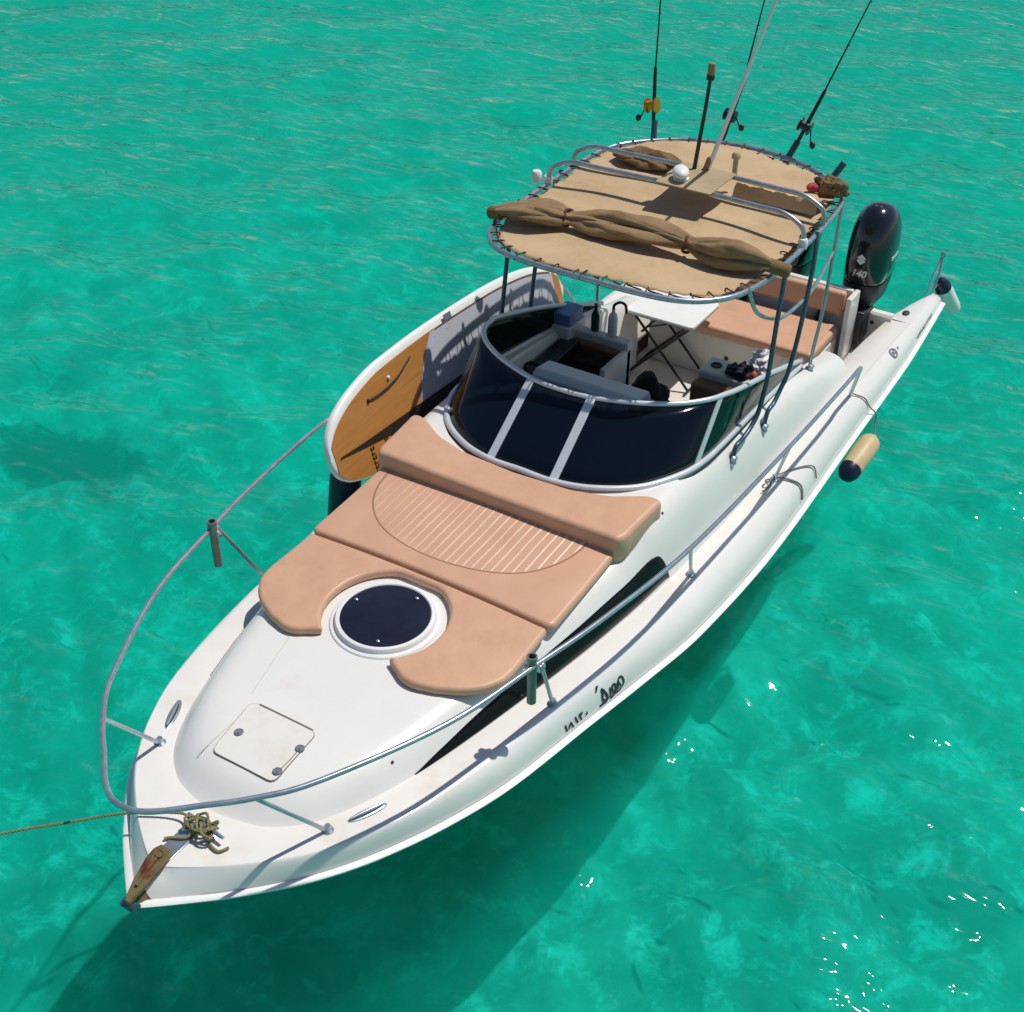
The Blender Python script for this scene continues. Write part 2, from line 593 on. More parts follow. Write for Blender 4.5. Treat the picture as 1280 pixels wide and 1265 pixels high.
# bulkhead below the windscreen and the coamings' inner walls
yl = np.linspace(core[-1][1], core[0][1], 20)
mb.grid([[(XB, y, ztop(XB, y)) for y in yl], [(XB - .08, y, .45) for y in yl]])
for sgn in (1, -1):
    seg = [p for p in ring if p[0] <= XB + .03 and np.sign(p[1]) == sgn]
    mb.grid([[tuple(p) for p in seg], [(p[0], p[1] - sgn * .02, p[2] - .03) for p in seg], [(p[0], p[1] - sgn * .04, .45) for p in seg]])
    end = 0 if ring[0][1] * sgn > 0 else nI - 1
    col = [r[end] for r in rows]
    col = col + [(col[-1][0], col[-1][1] - sgn * .04, .6)]
    mb.grid([col, [(p[0] - .02, p[1], min(p[2], .9)) for p in col]])
trunk = mb.build("cabin_trunk", GEL, boat, sharp=55)

# cockpit sole, aft deck, well and transom
mb = MB()
mb.box((-2.55, 0, .43), (4.1, 1.9, .04))
mb.build("cockpit_sole", INNER, boat, bevel=.004)
for sgn in (1, -1):
    mb = MB(); rows = []
    for x in np.linspace(-4.78, -3.45, 12):
        d = gun(x, 1)
        yi = np.interp(x, [-4.78, -4.6, -4.3, -3.9, -3.6, -3.45], [1.03, 1.02, 1.0, .985, .97, .93])
        zz = d[2] + .002
        rows.append([(x, sgn * d[1], zz), (x, sgn * (d[1] * .7 + yi * .3), zz - .004), (x, sgn * (yi + .03), zz - .01), (x, sgn * yi, zz - .05), (x, sgn * (yi - .03), .60)])
    mb.grid(rows)
    mb.build("aft_deck", GEL2, boat, sharp=60)
mb = MB()
mb.box((-4.62, 0, .64), (.36, 2.0, .04)); mb.box((-4.2, .925, .637), (.5, .17, .04)); mb.box((-4.2, -.925, .637), (.5, .17, .04))
mb.build("engine_well", INNER, boat)
mb = MB()
prof = [(-4.70, .2), (-4.70, .98), (-4.72, 1.0), (-4.78, 1.0), (-4.80, .98), (-4.80, .0)]
mb.loft([[(x, y, z + .02 * (1 if abs(y) < .9 else 0)) for x, z in prof] for y in (-1.1, -.92, -.88, .88, .92, 1.1)])
transom = mb.build("transom", INNER, boat, sharp=40)
mb = MB()
mb.lathe([(.018, 0), (.018, .006), (.0, .006)], (-4.699, .93, .90), 14, (1, 0, 0))
mb.build("drain_fitting", RUBBER, transom)

# --- dark windows in the trunk sides ------------------------------------------
def side_surface(i, s, push):
    """s in 0..1 along the trunk side profile"""
    k = s * 6
    a = min(int(k), 7); fr = k - a
    o_ = PROF[a][0] * (1 - fr) + PROF[a + 1][0] * fr
    f_ = PROF[a][1] * (1 - fr) + PROF[a + 1][1] * fr
    return trunk_pt(i, o_, f_, push)


wtop = curve1([-.075, -.065, -.04, .02, .10, .25, .6, 1.0, 1.4, 1.8, 2.1, 2.25, 2.36], [.10, .24, .38, .50, .56, .60, .62, .61, .58, .50, .36, .24, .10])


def trunk_at(x, sgn, s, push):
    """the trunk side at a given x on one side, s along its profile"""
    ids = [i for i in range(nI) if out_i[i][1] * sgn > 0 and out_i[i][0] < 3.0]
    ids.sort(key=lambda i: out_i[i][0])
    xs__ = [out_i[i][0] for i in ids]
    k = min(max(int(np.searchsorted(xs__, x)), 1), len(ids) - 1)
    fr = (x - xs__[k - 1]) / (xs__[k] - xs__[k - 1])
    return np.array(side_surface(ids[k - 1], s, push)) * (1 - fr) + np.array(side_surface(ids[k], s, push)) * fr


for sgn in (1, -1):
    rows = []
    for x in np.concatenate([np.linspace(-.075, .06, 16), np.linspace(.10, 2.36, 60)]):
        t = max(wtop(x), .10)
        rows.append([trunk_at(x, sgn, .09 + (t - .09) * q, .007 - (.012 if q in (0, 1) else 0)) for q in np.linspace(0, 1, 9)])
    mb = MB(); mb.grid(rows)
    mb.build("hull_window", WINDOW, boat, sharp=60)

# --- hatch on the foredeck ----------------------------------------------------
HX = 1.585
hz0 = ztop(HX) - .012
tilt = math.atan2(ZT(1.95) - ZT(1.25), .7)
ax = Vector((-math.sin(tilt), 0, math.cos(tilt)))
mb = MB()
mb.lathe([(.345, -.02), (.345, .012), (.338, .020), (.315, .024), (.310, .045), (.303, .053), (.285, .056), (.279, .050), (.279, .03), (.0, .03)], (HX, 0, hz0), 64, ax)
hatch = mb.build("deck_hatch", WHITE, boat, sharp=30)
mb = MB()
mb.lathe([(.2785, .035), (.2785, .048), (.26, .052), (.0, .056)], (HX, 0, hz0), 64, ax)
mb.build("hatch_lens", LENS, hatch, sharp=30)
mb = MB()
for a in (25, 160, 265):
    c = Vector((HX + .235 * math.cos(math.radians(a)), .235 * math.sin(math.radians(a)), hz0)) + ax * .056
    c.z += math.tan(tilt) * (c.x - HX) * 0
    c = Vector((HX, 0, hz0)) + Matrix.Rotation(-tilt, 3, 'Y') @ Vector((.235 * math.cos(math.radians(a)), .235 * math.sin(math.radians(a)), .054))
    mb = MB(); mb.lathe([(.011, -.004), (.011, .006), (.006, .009), (0, .009)], c, 12, ax)
    mb.build("hatch_screw", STEEL, hatch)

# --- anchor locker lid, its latches, fittings on the foredeck ------------------
lid_c = [(2.535, -.255), (2.535, .215), (2.925, .225), (2.925, -.215)]
lo = []
for k in range(4):
    a = np.array(lid_c[k - 1]); b = np.array(lid_c[k]); c_ = np.array(lid_c[(k + 1) % 4])
    u1 = (a - b) / np.linalg.norm(a - b); u2 = (c_ - b) / np.linalg.norm(c_ - b)
    for s in np.linspace(0, 1, 6):
        p0 = b + u1 * .045; p1 = b + u2 * .045
        lo.append((1 - s) ** 2 * p0 + 2 * s * (1 - s) * b + s * s * p1)
GAP = mat("dark_seam", (.20, .17, .13, 1), .8)
v, f = fill(resample(lo, 80, True), .04)
mb = MB(); mb.add([(a, b, ztop(a, b) + .007) for a, b in v], f)
O2 = resample(lo, 80, True)
mb.grid([[(a, b, ztop(a, b) + .007) for a, b in O2], [(a, b, ztop(a, b) - .01) for a, b in O2]], wrap=True)
lid = mb.build("locker_lid", GEL2, boat, sharp=50)
mb = MB()
mb.tube([(a, b, ztop(a, b) + .003) for a, b in O2], .0042, 6, True)
mb.build("lid_seam", GAP, lid)
mb = MB()
mb.tube([(2.53, y, ztop(2.53, y) + .003) for y in np.linspace(-.2, .18, 8)], .008, 8)
mb.build("lid_hinge", GAP, lid)
mb = MB()
mb.tube([(x, y, ztop(x, y) + .008) for x, y in ((2.68, .205), (2.76, .208), (2.85, .203))], .003, 5)
mb.build("lid_line", GAP, lid)
for x, y in ((2.752, -.165), (2.672, .205), (2.858, .198)):
    mb = MB()
    z = ztop(x, y) + .006
    mb.lathe([(.027, 0), (.027, .006), (.022, .010), (.019, .007), (.0, .007)], (x, y, z), 20)
    mb.box((x, y, z + .009), (.034, .008, .006), Matrix.Rotation(.6, 3, 'Z'))
    mb.build("locker_latch", GREY, lid)

# faint moulded lines on the coachroof
mb = MB()
for y0, y1, x0, x1 in ((-.30, -.42, 2.48, 1.98), (-.27, -.235, 2.97, 2.6)):
    mb.tube([(x0 + (x1 - x0) * s, y0 + (y1 - y0) * s, ztop(x0 + (x1 - x0) * s, y0 + (y1 - y0) * s) + .0005) for s in np.linspace(0, 1, 12)], .003, 5)
mb.build("moulded_line", mat("moulded_line_paint", (.66, .62, .54, 1), .5), trunk)

for sgn in (1, -1):                                # flush bow cleats
    x, y = 2.735, .70 * sgn
    a = math.atan2(-.55 * sgn, 1) * 1.0
    rot = Matrix.Rotation(math.atan2(Dy(2.6) - Dy(2.87), .27) * (-sgn), 3, 'Z')
    mb = MB()
    mb.ellipsoid((x, y, dz(x) + .004), (.125, .030, .010), rot, 24, 8)
    cl = mb.build("bow_cleat", STEEL, boat)
    mb = MB()
    mb.ellipsoid((x, y, dz(x) + .012), (.095, .018, .006), rot, 20, 8)
    mb.build("cleat_recess", RUBBER, cl)
    mb = MB()
    mb.tube([Vector((x, y, dz(x) + .022)) + rot @ Vector((s * .10, 0, 0)) for s in (-1, -.5, 0, .5, 1)], [.006, .010, .011, .010, .006], 10)
    mb.build("cleat_horn", STEEL, cl)

# --- lettering on the port shoulder -------------------------------------------
AFF = np.array([[4.62534148, 24.4465871], [-6.63769667e-03, -1.31431700e-02], [1.63563714e-03, -1.64154535e-02]])


def hull_stroke(mb, q, wd, per=5):
    """ribbon of lettering laid on the shoulder; q in letter-sheet units"""
    P = []
    for a, b in (spline(q, per) if len(q) > 2 else resample(q, 5)):
        u = 690 + a / 11.64; v_ = 830 + b / 11.64
        x, t = np.array([1, u, v_]) @ AFF
        t = .10 + t * .92
        P.append((x, t))
    n = len(P)
    L_, R__ = [], []
    for i in range(n):
        p0 = gun(*P[i]); pa = gun(*P[max(i - 1, 0)]); pb = gun(*P[min(i + 1, n - 1)])
        tg = Vector(pb - pa).normalized()
        e = .01
        nn = Vector(gun(P[i][0] + e, P[i][1]) - p0).cross(Vector(gun(P[i][0], P[i][1] + e) - p0)).normalized()
        if nn.z < 0: nn = -nn
        sd = tg.cross(nn).normalized()
        ww = wd * (1 if 0 < i < n - 1 else .7)
        L_.append(Vector(p0) + sd * ww + nn * .004); R__.append(Vector(p0) - sd * ww + nn * .004)
    mb.grid([L_, R__])


mb = MB()
for q, wd in [([(190, 940), (212, 990), (238, 1035)], .007), ([(262, 1000), (258, 950), (272, 902)], .007), ([(272, 902), (300, 940), (330, 968)], .007),
              ([(332, 825), (358, 865), (388, 908)], .007), ([(385, 785), (410, 820), (442, 862)], .007), ([(388, 790), (410, 800), (412, 772), (430, 782), (436, 752)], .006),
              ([(495, 768), (518, 782)], .011)]:
    hull_stroke(mb, q, wd)
part_label(mb.build("registration_number", INK, hull, smooth=False), "small black hand-painted numerals on the rounded port shoulder")
mb = MB()
for q, wd in [([(700, 418), (745, 452), (795, 505), (812, 545), (800, 590), (760, 620), (735, 645), (700, 665)], .010), ([(705, 425), (722, 480), (728, 540), (745, 575), (800, 580)], .009),
              ([(828, 395), (845, 450), (858, 545)], .0075), ([(858, 545), (890, 510), (915, 470), (928, 410), (905, 345), (870, 365), (868, 410), (905, 470)], .009),
              ([(905, 470), (950, 450), (1000, 400), (1035, 340), (1045, 295), (1015, 235), (975, 240), (958, 290), (985, 340), (1010, 350)], .0075), ([(945, 300), (955, 360), (965, 410)], .008),
              ([(628, 385), (652, 405)], .011), ([(622, 440), (640, 452)], .010), ([(650, 372), (660, 380)], .008)]:
    hull_stroke(mb, q, wd)
part_label(mb.build("painted_name", INK, hull, smooth=False), "black Arabic brush lettering on the rounded port shoulder")

# small round emblem and smudged lettering near the port quarter
def shoulder_patch(name, x0, t0, pts_list, wd, m):
    mb = MB()
    for q in pts_list:
        P = [(x0 + a, t0 + b) for a, b in q]
        n = len(P); A_, B_ = [], []
        for i in range(n):
            p0 = gun(*P[i]); pa = gun(*P[max(i - 1, 0)]); pb = gun(*P[min(i + 1, n - 1)])
            tg = Vector(pb - pa).normalized()
            nn = Vector(gun(P[i][0] + .01, P[i][1]) - p0).cross(Vector(gun(P[i][0], P[i][1] + .01) - p0)).normalized()
            if nn.z < 0: nn = -nn
            sd = tg.cross(nn).normalized()
            A_.append(Vector(p0) + sd * wd + nn * .004); B_.append(Vector(p0) - sd * wd + nn * .004)
        mb.grid([A_, B_])
    return mb.build(name, m, hull, smooth=False)


circ = [(.055 * math.cos(a), .17 * math.sin(a)) for a in np.linspace(0, 2 * math.pi, 20)]
shoulder_patch("quarter_emblem", -4.15, .70, [circ, [(.03, -.08), (.0, .0), (-.03, .08)], [(-.03, -.06), (.03, .05)], [(-.10, -.02), (-.13, .02)]], .009, GREY)
shoulder_patch("quarter_lettering", -4.95, .26, [[(.22, .0), (-.24, .03)], [(.22, -.06), (.16, .05)], [(.16, -.08), (.13, .06), (.08, -.03)], [(.06, .06), (.02, -.05), (-.02, .05)], [(-.12, .05), (-.2, -.02), (-.24, .06)], [(.25, .0), (.02, .0)]], .008, GREY)
mb = MB()
mb.ellipsoid((-4.93, 1.165, .963), (.05, .032, .014))
mb.build("fuel_filler", RUBBER, boat)

# --- windscreen -----------------------------------------------------------------
WB = [(.02, 0, 1.575), (.017, .25, 1.572), (-.06, .51, 1.57), (-.25, .77, 1.565), (-.53, .93, 1.56), (-.78, .985, 1.55), (-1.1, .995, 1.535), (-1.9, .965, 1.46), (-2.8, .925, 1.33)]
WT = [(-.49, 0, 1.965), (-.515, .24, 1.965), (-.63, .55, 1.965), (-.78, .78, 1.962), (-.95, .92, 1.955), (-1.12, .97, 1.93), (-1.32, .995, 1.885), (-2.0, .975, 1.68), (-2.84, .915, 1.37)]
NW = 8


def both(P):
    return [(x, -y, z) for x, y, z in P[::-1][:-1]] + list(P)


wb = spline(both(WB), NW); wt = spline(both(WT), NW)
mid = len(wb) // 2
screen = empty("windscreen"); screen.parent = boat
mb = MB(); mb.tube(wt, .019, 10)
fr = mb.build("top_rail", ALU, screen)
mb = MB(); mb.tube([(p[0] + .006, p[1] * 1.004, p[2] + .012) for p in wb], .024, 10)
mb.build("bottom_rail", ALU, screen)
mb = MB(); mb.tube([(p[0] + .03 * (1 if p[0] > -1 else 0), p[1] * 1.015, p[2] - .012) for p in wb], .018, 8)
mb.build("base_gasket", RUBBER, screen)
cuts = [0, mid - int(4.7 * NW), mid - NW, mid + NW, mid + int(4.7 * NW), len(wb) - 1]
for k in range(5):
    a, b = cuts[k], cuts[k + 1]
    rows = []
    for s in np.linspace(0, 1, 6):
        rows.append([np.array(wb[i]) * (1 - s) + np.array(wt[i]) * s for i in range(a, b + 1)])
    mb = MB(); mb.grid(rows)
    g = mb.build("windscreen_pane", GLASSG if k in (0, 4) else GLASS, screen, sharp=80)
    if k in (0, 4): part_label(g, "greenish triangular side pane tapering aft")
    sd = g.modifiers.new("thickness", 'SOLIDIFY'); sd.thickness = .006; sd.offset = 0
for k in range(1, 5):
    i = cuts[k]
    a = Vector(wb[i]); b = Vector(wt[i])
    t = (Vector(wb[min(i + 1, len(wb) - 1)]) - Vector(wb[i - 1])).normalized()
    n_ = t.cross(b - a).normalized()
    hw = .031
    mb = MB()
    mb.loft([[p + t * hw + n_ * .012, p - t * hw + n_ * .012, p - t * hw - n_ * .012, p + t * hw - n_ * .012] for p in (a, b)])
    mb.build("mullion", ALU, screen, bevel=.003)

# --- bow rail, stanchions, rod holders -------------------------------------------
RAILP = [(3.735, 0, 1.72), (3.725, .08, 1.72), (3.66, .185, 1.72), (3.53, .325, 1.72), (3.36, .505, 1.72), (3.09, .71, 1.72), (2.42, 1.02, 1.72), (1.77, 1.175, 1.715),
         (1.2, 1.29, 1.70), (.27, 1.395, 1.65), (-1.24, 1.43, 1.575), (-2.45, 1.425, 1.51)]
rail_port = [np.array(p) for p in RAILP] + [np.array(p) for p in ((-2.72, 1.415, 1.485), (-2.86, 1.40, 1.44), (-2.98, 1.36, 1.33), (-3.16, 1.27, .995))]
rail_star = [np.array((x, -y, z)) for x, y, z in RAILP[1:]] + [np.array(p) for p in ((-2.72, -1.415, 1.485), (-2.86, -1.40, 1.44), (-2.98, -1.36, 1.33), (-3.16, -1.27, .995))]
for q in rail_star:                              # the side carrying the board bows out a little
    if -3 < q[0] < 1: q[1] -= .06 * math.sin((q[0] + 3) / 4 * math.pi)
mb = MB(); mb.tube(spline(rail_star[::-1] + rail_port, 7), .0155, 10)
rail = mb.build("bow_rail", STEEL, boat)
for sgn in (1, -1):
    k = 0 if sgn > 0 else .04
    for (bx, by, bz), (tx, ty, tz) in (((2.946, .60, dz(2.946)), (3.35, .512, 1.715)), ((1.43, 1.098, dz(1.43)), (1.74, 1.18, 1.705)),
                                       ((-.21, 1.222, dz(-.21)), (.27, 1.395, 1.645)), ((-1.62, 1.24, dz(-1.62)), (-1.28, 1.43, 1.572))):
        if sgn < 0 and tx < 1: ty += .05
        mb = MB()
        mb.tube([(bx, by * sgn, bz), (bx * .6 + tx * .4, (by * .6 + ty * .4) * sgn, bz * .6 + tz * .4), (tx, ty * sgn, tz)], .0125, 8)
        st = mb.build("stanchion", STEEL, rail)
        mb = MB(); mb.lathe([(.034, 0), (.034, .006), (.02, .016), (.017, .04), (0, .04)], (bx, by * sgn, bz + .002), 16)
        mb.build("stanchion_foot", STEEL, rail)
for sgn in (1, -1):
    mb = MB()
    x, y = 1.785, 1.155 * sgn
    mb.lathe([(.027, 0), (.027, .33), (.031, .335), (.031, .345), (.022, .345), (.022, .05), (0, .05)], (x, y, 1.435), 18, (.02, 0, 1))
    rh = mb.build("rod_holder", mat("grey_rod_holder_tube", srgb(112, 122, 112), .4, .3), boat, sharp=30)
    mb = MB()
    mb.box((x - .02, y + .02 * sgn, 1.70), (.05, .07, .05)); mb.tube([(x, y - .05 * sgn, 1.68), (x - .03, y + .06 * sgn, 1.715)], .02, 10)
    mb.build("clamp", STEEL, rh, bevel=.006)

for x, y in ((2.468, .716), (-.152, 1.045)):
    i = min(range(nI), key=lambda k: abs(out_i[k][0] - x) + (0 if out_i[k][1] > 0 else 9))
    p = Vector(side_surface(i, .62 if x > 1 else .9, .002))
    mb = MB(); mb.ellipsoid(p, (.010, .008, .010), None, 12, 8)
    mb.build("snap_stud", RUBBER, boat)

# --- canopy with its tube frame -----------------------------------------------------
CH = [(-.715, 0), (-.72, .28), (-.75, .52), (-.80, .68), (-.90, .82), (-1.08, .945), (-1.32, 1.01), (-1.6, 1.04), (-2.2, 1.05), (-2.7, 1.035), (-3.0, .985), (-3.2, .85), (-3.42, .57), (-3.53, .25), (-3.555, 0)]
CO = CH + [(x, -y) for x, y in CH[::-1][1:-1]]
co = resample(spline(CO, 8, True), 160, True)


def cz(x, y): return 2.70 + .035 * (1 - (y / 1.05) ** 2) + .012 * math.sin((x + .7) * 2.2)


top = empty("canopy"); top.parent = boat
mb = MB(); mb.tube([(x, y, cz(x, y) - .012) for x, y in co], .021, 10, True)
mb.build("rim_tube", STEEL, top)
ci = []
for i in range(160):
    t = co[(i + 1) % 160] - co[i - 1]; t /= np.linalg.norm(t)
    n_ = np.array([-t[1], t[0]])
    c0 = np.array([-2.1, 0])
    if n_ @ (c0 - co[i]) < 0: n_ = -n_
    ci.append(co[i] + n_ * (.050 + .010 * (1 + math.cos(i / 160 * 2 * math.pi * 62))))
v, f = fill(ci, .035)
mb = MB(); mb.add([(a, b, cz(a, b) + .012 * math.sin(a * 6 + b * 2) * math.sin(b * 4) - .012 * math.sin((a + 2.06) * 8) ** 2) for a, b in v], f)
cl = mb.build("canvas_sheet", CANV, top)
sd = cl.modifiers.new("thickness", 'SOLIDIFY'); sd.thickness = .006; sd.offset = 0
P = []
for i in range(0, 160, 3):                       # one cord laced over the rim and through the canvas edge all the way round
    a = co[i]; b = ci[i]; d_ = (b - a); c2 = ci[(i + 2) % 160]
    jx = rng.uniform(-.008, .008, 2)
    P += [(a[0] - d_[0] * .34, a[1] - d_[1] * .34, cz(*a) - .012), (a[0] + d_[0] * .1 + jx[0], a[1] + d_[1] * .1 + jx[1], cz(*a) + .013), (b[0] + d_[0] * .1 + jx[0], b[1] + d_[1] * .1 + jx[1], cz(*b) + .011),
          (b[0] + d_[0] * .35, b[1] + d_[1] * .35, cz(*b) + .003), (b[0] + d_[0] * .30, b[1] + d_[1] * .30, cz(*b) - .012), (c2[0], c2[1], cz(*c2) - .02)]
mb = MB(); mb.tube(P, .0055, 6, True)
mb.build("lacing", REDB, top)


def hoop(x0, zt, dx, r=.26, hw=1.04):
    P = [(x0, hw, cz(x0, 1.04) - .01), (x0 + dx * .5, hw - .005, cz(x0, 1) + (zt - 2.7) * .45), (x0 + dx * .8, hw - .06, zt - .05), (x0 + dx, hw - .19, zt - .004), (x0 + dx, hw - .4, zt), (x0 + dx, 0, zt + .01)]
    return P + [(x, -y, z) for x, y, z in P[::-1][1:]]


mb = MB(); mb.tube(spline(hoop(-2.06, 2.90, -.03), 8), .0185, 10)
mb.build("hoop", STEEL, top)
mb = MB(); mb.tube(spline(hoop(-2.45, 2.90, -.02), 8), .0185, 10)
mb.build("hoop", STEEL, top)
for sgn in (1, -1):
    mb = MB(); mb.lathe([(.03, 0), (.036, .01), (.036, .06), (.028, .075), (0, .075)], (-2.06, 1.045 * sgn, 2.68), 14)
    mb.build("hoop_socket", WHITE, top)


def mirror(P): return [(x, -y, z) for x, y, z in P]


def trunk_z(x, y):
    off = max(Iy(x) - abs(y), 0)
    f_ = float(np.interp(off, [q[0] for q in PROF], [q[1] for q in PROF]))
    return dz(x) + f_ * (ztop(x, 1) - dz(x))


LEG1 = [(-1.70, 1.075, 2.68), (-1.59, 1.10, 2.34), (-1.53, 1.11, 1.92), (-1.47, 1.10, 1.66), (-1.39, 1.09, 1.57), (-1.27, 1.085, 1.53), (-1.15, 1.08, 1.515), (-1.12, 1.075, trunk_z(-1.12, 1.075))]
LEG2 = [(-2.30, 1.06, 2.72), (-2.20, 1.10, 2.50), (-2.05, 1.12, 2.05), (-1.97, 1.11, 1.75), (-1.91, 1.09, 1.62), (-1.82, 1.085, 1.545), (-1.72, 1.08, 1.51), (-1.69, 1.075, trunk_z(-1.69, 1.075))]
LEG3 = [(-3.05, .98, 2.69), (-2.96, 1.0, 2.25), (-2.92, 1.0, 1.80), (-2.88, .985, 1.45), (-2.875, .98, trunk_z(-2.875, .98))]
DIAG = [(-2.93, 1.0, 2.30), (-2.31, 1.09, 2.28), (-1.88, 1.08, 2.26), (-1.62, 1.06, 2.32), (-1.35, 1.03, 2.48), (-1.22, 1.0, 2.70)]
for sgn in (1, -1):
    for L_, m_ in ((LEG1, BLUEGR), (LEG2, BLUEGR), (LEG3, STEEL), (DIAG, STEEL)):
        P = L_ if sgn > 0 else mirror(L_)
        mb = MB(); mb.tube(spline(P, 6), .0175 if m_ is BLUEGR else .0145, 10)
        o = mb.build("brace" if L_ is DIAG else "leg", m_, top)
    for L_ in (LEG1, LEG2, LEG3):
        p = L_[-1]
        mb = MB(); mb.lathe([(.036, -.012), (.036, .006), (.024, .018), (.021, .05), (0, .054)], (p[0], p[1] * sgn, p[2]), 14, (0, .5 * sgn, 1))
        mb.build("leg_foot", STEEL, top)

# aerial plate, dome light, masts on the canopy hoops
mb = MB(); mb.prism(rrect(-2.255, .10, .235, .22, .02, 3), 2.921, 2.932)
plate = mb.build("aerial_plate", mat("painted_plate", srgb(186, 166, 126, .8), .6, 0, .1), top, bevel=.003)
mb = MB(); mb.lathe([(.055, 0), (.06, .012), (.03, .02), (.025, .04), (0, .042)], (-2.16, .02, 2.932), 20)
mb.ellipsoid((-2.15, .02, 2.99), (.095, .062, .045), Matrix.Rotation(.5, 3, 'Z'), 24, 14)
mb.build("dome_antenna", WHITE, top)
mb = MB(); mb.tube([(-2.40, .015, 2.93), (-2.42, .05, 3.40), (-2.41, .07, 3.63)], [.016, .014, .013], 10)
mast = mb.build("light_mast", BLACK, top)
mb = MB(); mb.lathe([(.018, 0), (.03, .01), (.03, .04), (.022, .05)], (-2.41, .07, 3.60), 16)
mb.build("mast_collar", BLACK, mast)
mb = MB(); mb.lathe([(.026, 0), (.028, .05), (.024, .08), (0, .085)], (-2.41, .071, 3.645), 16)
mb.build("mast_lamp", BRASS, mast)
mb = MB(); mb.tube([(-2.45, .10, 2.92), (-2.45, .29, 3.58), (-2.45, .50, 4.29), (-2.45, .62, 4.75)], [.018, .016, .012, .009], 10)
ant = mb.build("whip_antenna", WHITE, top)
mb = MB(); mb.lathe([(.026, 0), (.026, .10), (.02, .12), (0, .12)], (-2.45, .085, 2.91), 14, (0, .28, 1))
mb.build("antenna_base", BRASS, ant)
mb = MB(); mb.lathe([(.02, 0), (.02, .13), (.036, .135), (.036, .16), (.02, .18), (0, .18)], (-2.62, .25, 2.86), 14)
mb.build("small_antenna", mat("aged_ivory_plastic", srgb(196, 178, 130, .8), .5), top)
# deck light bracket at the rim
mb = MB(); mb.lathe([(.03, 0), (.04, .02), (.042, .07), (.03, .09), (0, .095)], (-1.98, -1.10, 2.72), 16)
mb.build("side_lamp", WHITE, top)
# four rod holders along the aft rim
HOLD = [((-3.38, -.80, 2.52), (-3.50, -.86, 2.80)), ((-3.52, -.33, 2.52), (-3.64, -.275, 2.80)), ((-3.50, .26, 2.54), (-3.62, .36, 2.84)), ((-3.26, .69, 2.54), (-3.38, .84, 2.84))]
for a, b in HOLD:
    mb = MB(); mb.tube([a, (np.array(a) + np.array(b)) / 2, b], .026, 12)
    mb.build("rim_rod_holder", BLUEGR, top)

# --- cockpit fittings ---------------------------------------------------------------
bench = empty("stern_bench"); bench.parent = boat
mb = MB(); mb.box((-4.02, -.06, .66), (.62, 1.60, .42))
mb.build("bench_base", INNER, bench, bevel=.015)
mb = MB(); mb.prism(rrect(-4.0, -.06, .335, .80, .05), .875, .975)
mb.build("bench_cushion", TAN, bench, bevel=.03, seg=4)
mb = MB(); mb.box((-4.50, -.06, .86), (.06, 1.66, .82)); mb.box((-4.41, .80, .85), (.24, .05, .84))
mb.build("bench_back", GEL, bench, bevel=.012)
mb = MB(); mb.box((-4.43, -.06, 1.15), (.10, 1.58, .22), Matrix.Rotation(-.12, 3, 'Y'))
mb.build("back_cushion", TAN, bench, bevel=.035, seg=4)
mb = MB(); mb.lathe([(.02, 0), (.02, .012), (0, .012)], (-3.709, -.06, .68), 14, (1, 0, 0))
mb.build("bench_lock", RUBBER, bench)

helm = empty("helm_seat"); helm.parent = boat
mb = MB()
mb.box((-2.22, -.62, .95), (.10, .60, 1.0)); mb.box((-2.02, -.345, .92), (.46, .05, .94)); mb.box((-2.0, -.62, .66), (.44, .6, .42))
mb.build("seat_moulding", GREYW, helm, bevel=.015)
mb = MB(); mb.box((-2.14, -.645, 1.18), (.07, .53, .42))
mb.build("backrest", BROWNV, helm, bevel=.03, seg=3)
mb = MB(); mb.prism(rrect(-1.98, -.64, .20, .26, .06), .875, .97)
mb.build("seat", BLACKC, helm, bevel=.03, seg=3)
pseat = empty("companion_seat"); pseat.parent = boat
mb = MB(); mb.box((-2.20, .60, .98), (.26, .50, 1.0))
mb.build("seat_moulding", GREYW, pseat, bevel=.02)
mb = MB(); mb.prism(rrect(-1.99, .60, .085, .25, .07), .80, 1.43)
mb.build("backrest", BROWNV, pseat, bevel=.03, seg=3)
mb = MB(); mb.lathe([(.042, 0), (.046, .006), (.036, .008), (.034, -.03), (0, -.03)], (-2.20, .45, 1.482), 18)
mb.build("cup_holder", BLACK, pseat)
mb = MB()
mb.loft([[(-.98, y, 1.62), (-.94, y, 1.70), (-1.0, y, 1.745), (-1.2, y, 1.715), (-1.24, y, 1.62)] for y in np.linspace(-.50, .36, 12)])
mb.build("instrument_hood", mat("pale_blue_hood", (.66, .72, .80, 1), .45, 0, .05), boat, bevel=.02, seg=3)
mb = MB()
mb.box((-1.0, -.08, 1.40), (.5, 1.0, .46))
mb.build("dashboard", BLACK, boat, bevel=.03)
mb = MB()
mb.box((-1.55, -.78, 1.10), (1.1, .16, .60), Matrix.Rotation(.04, 3, "Z")); mb.tube([(-1.45, -.70, 1.36), (-1.42, -.66, 1.48), (-1.36, -.66, 1.52)], .014, 8)
mb.build("side_console", BLACK, boat, bevel=.03)
mb = MB()
wc = Vector((-1.36, -.62, 1.46)); wa = Vector((-.75, 0, .5)).normalized()
ci_ = []
u_ = wa.orthogonal().normalized(); w2 = wa.cross(u_)
for k in range(28):
    a = 2 * math.pi * k / 28
    ci_.append(wc + (u_ * math.cos(a) + w2 * math.sin(a)) * .17)
mb.tube(ci_, .014, 8, True)
for a in (0.5, 2.6, 4.7):
    mb.tube([wc, wc + (u_ * math.cos(a) + w2 * math.sin(a)) * .17], .011, 8)
mb.tube([wc, wc - wa * .2], .022, 10)
mb.build("steering_wheel", BLACK, boat)

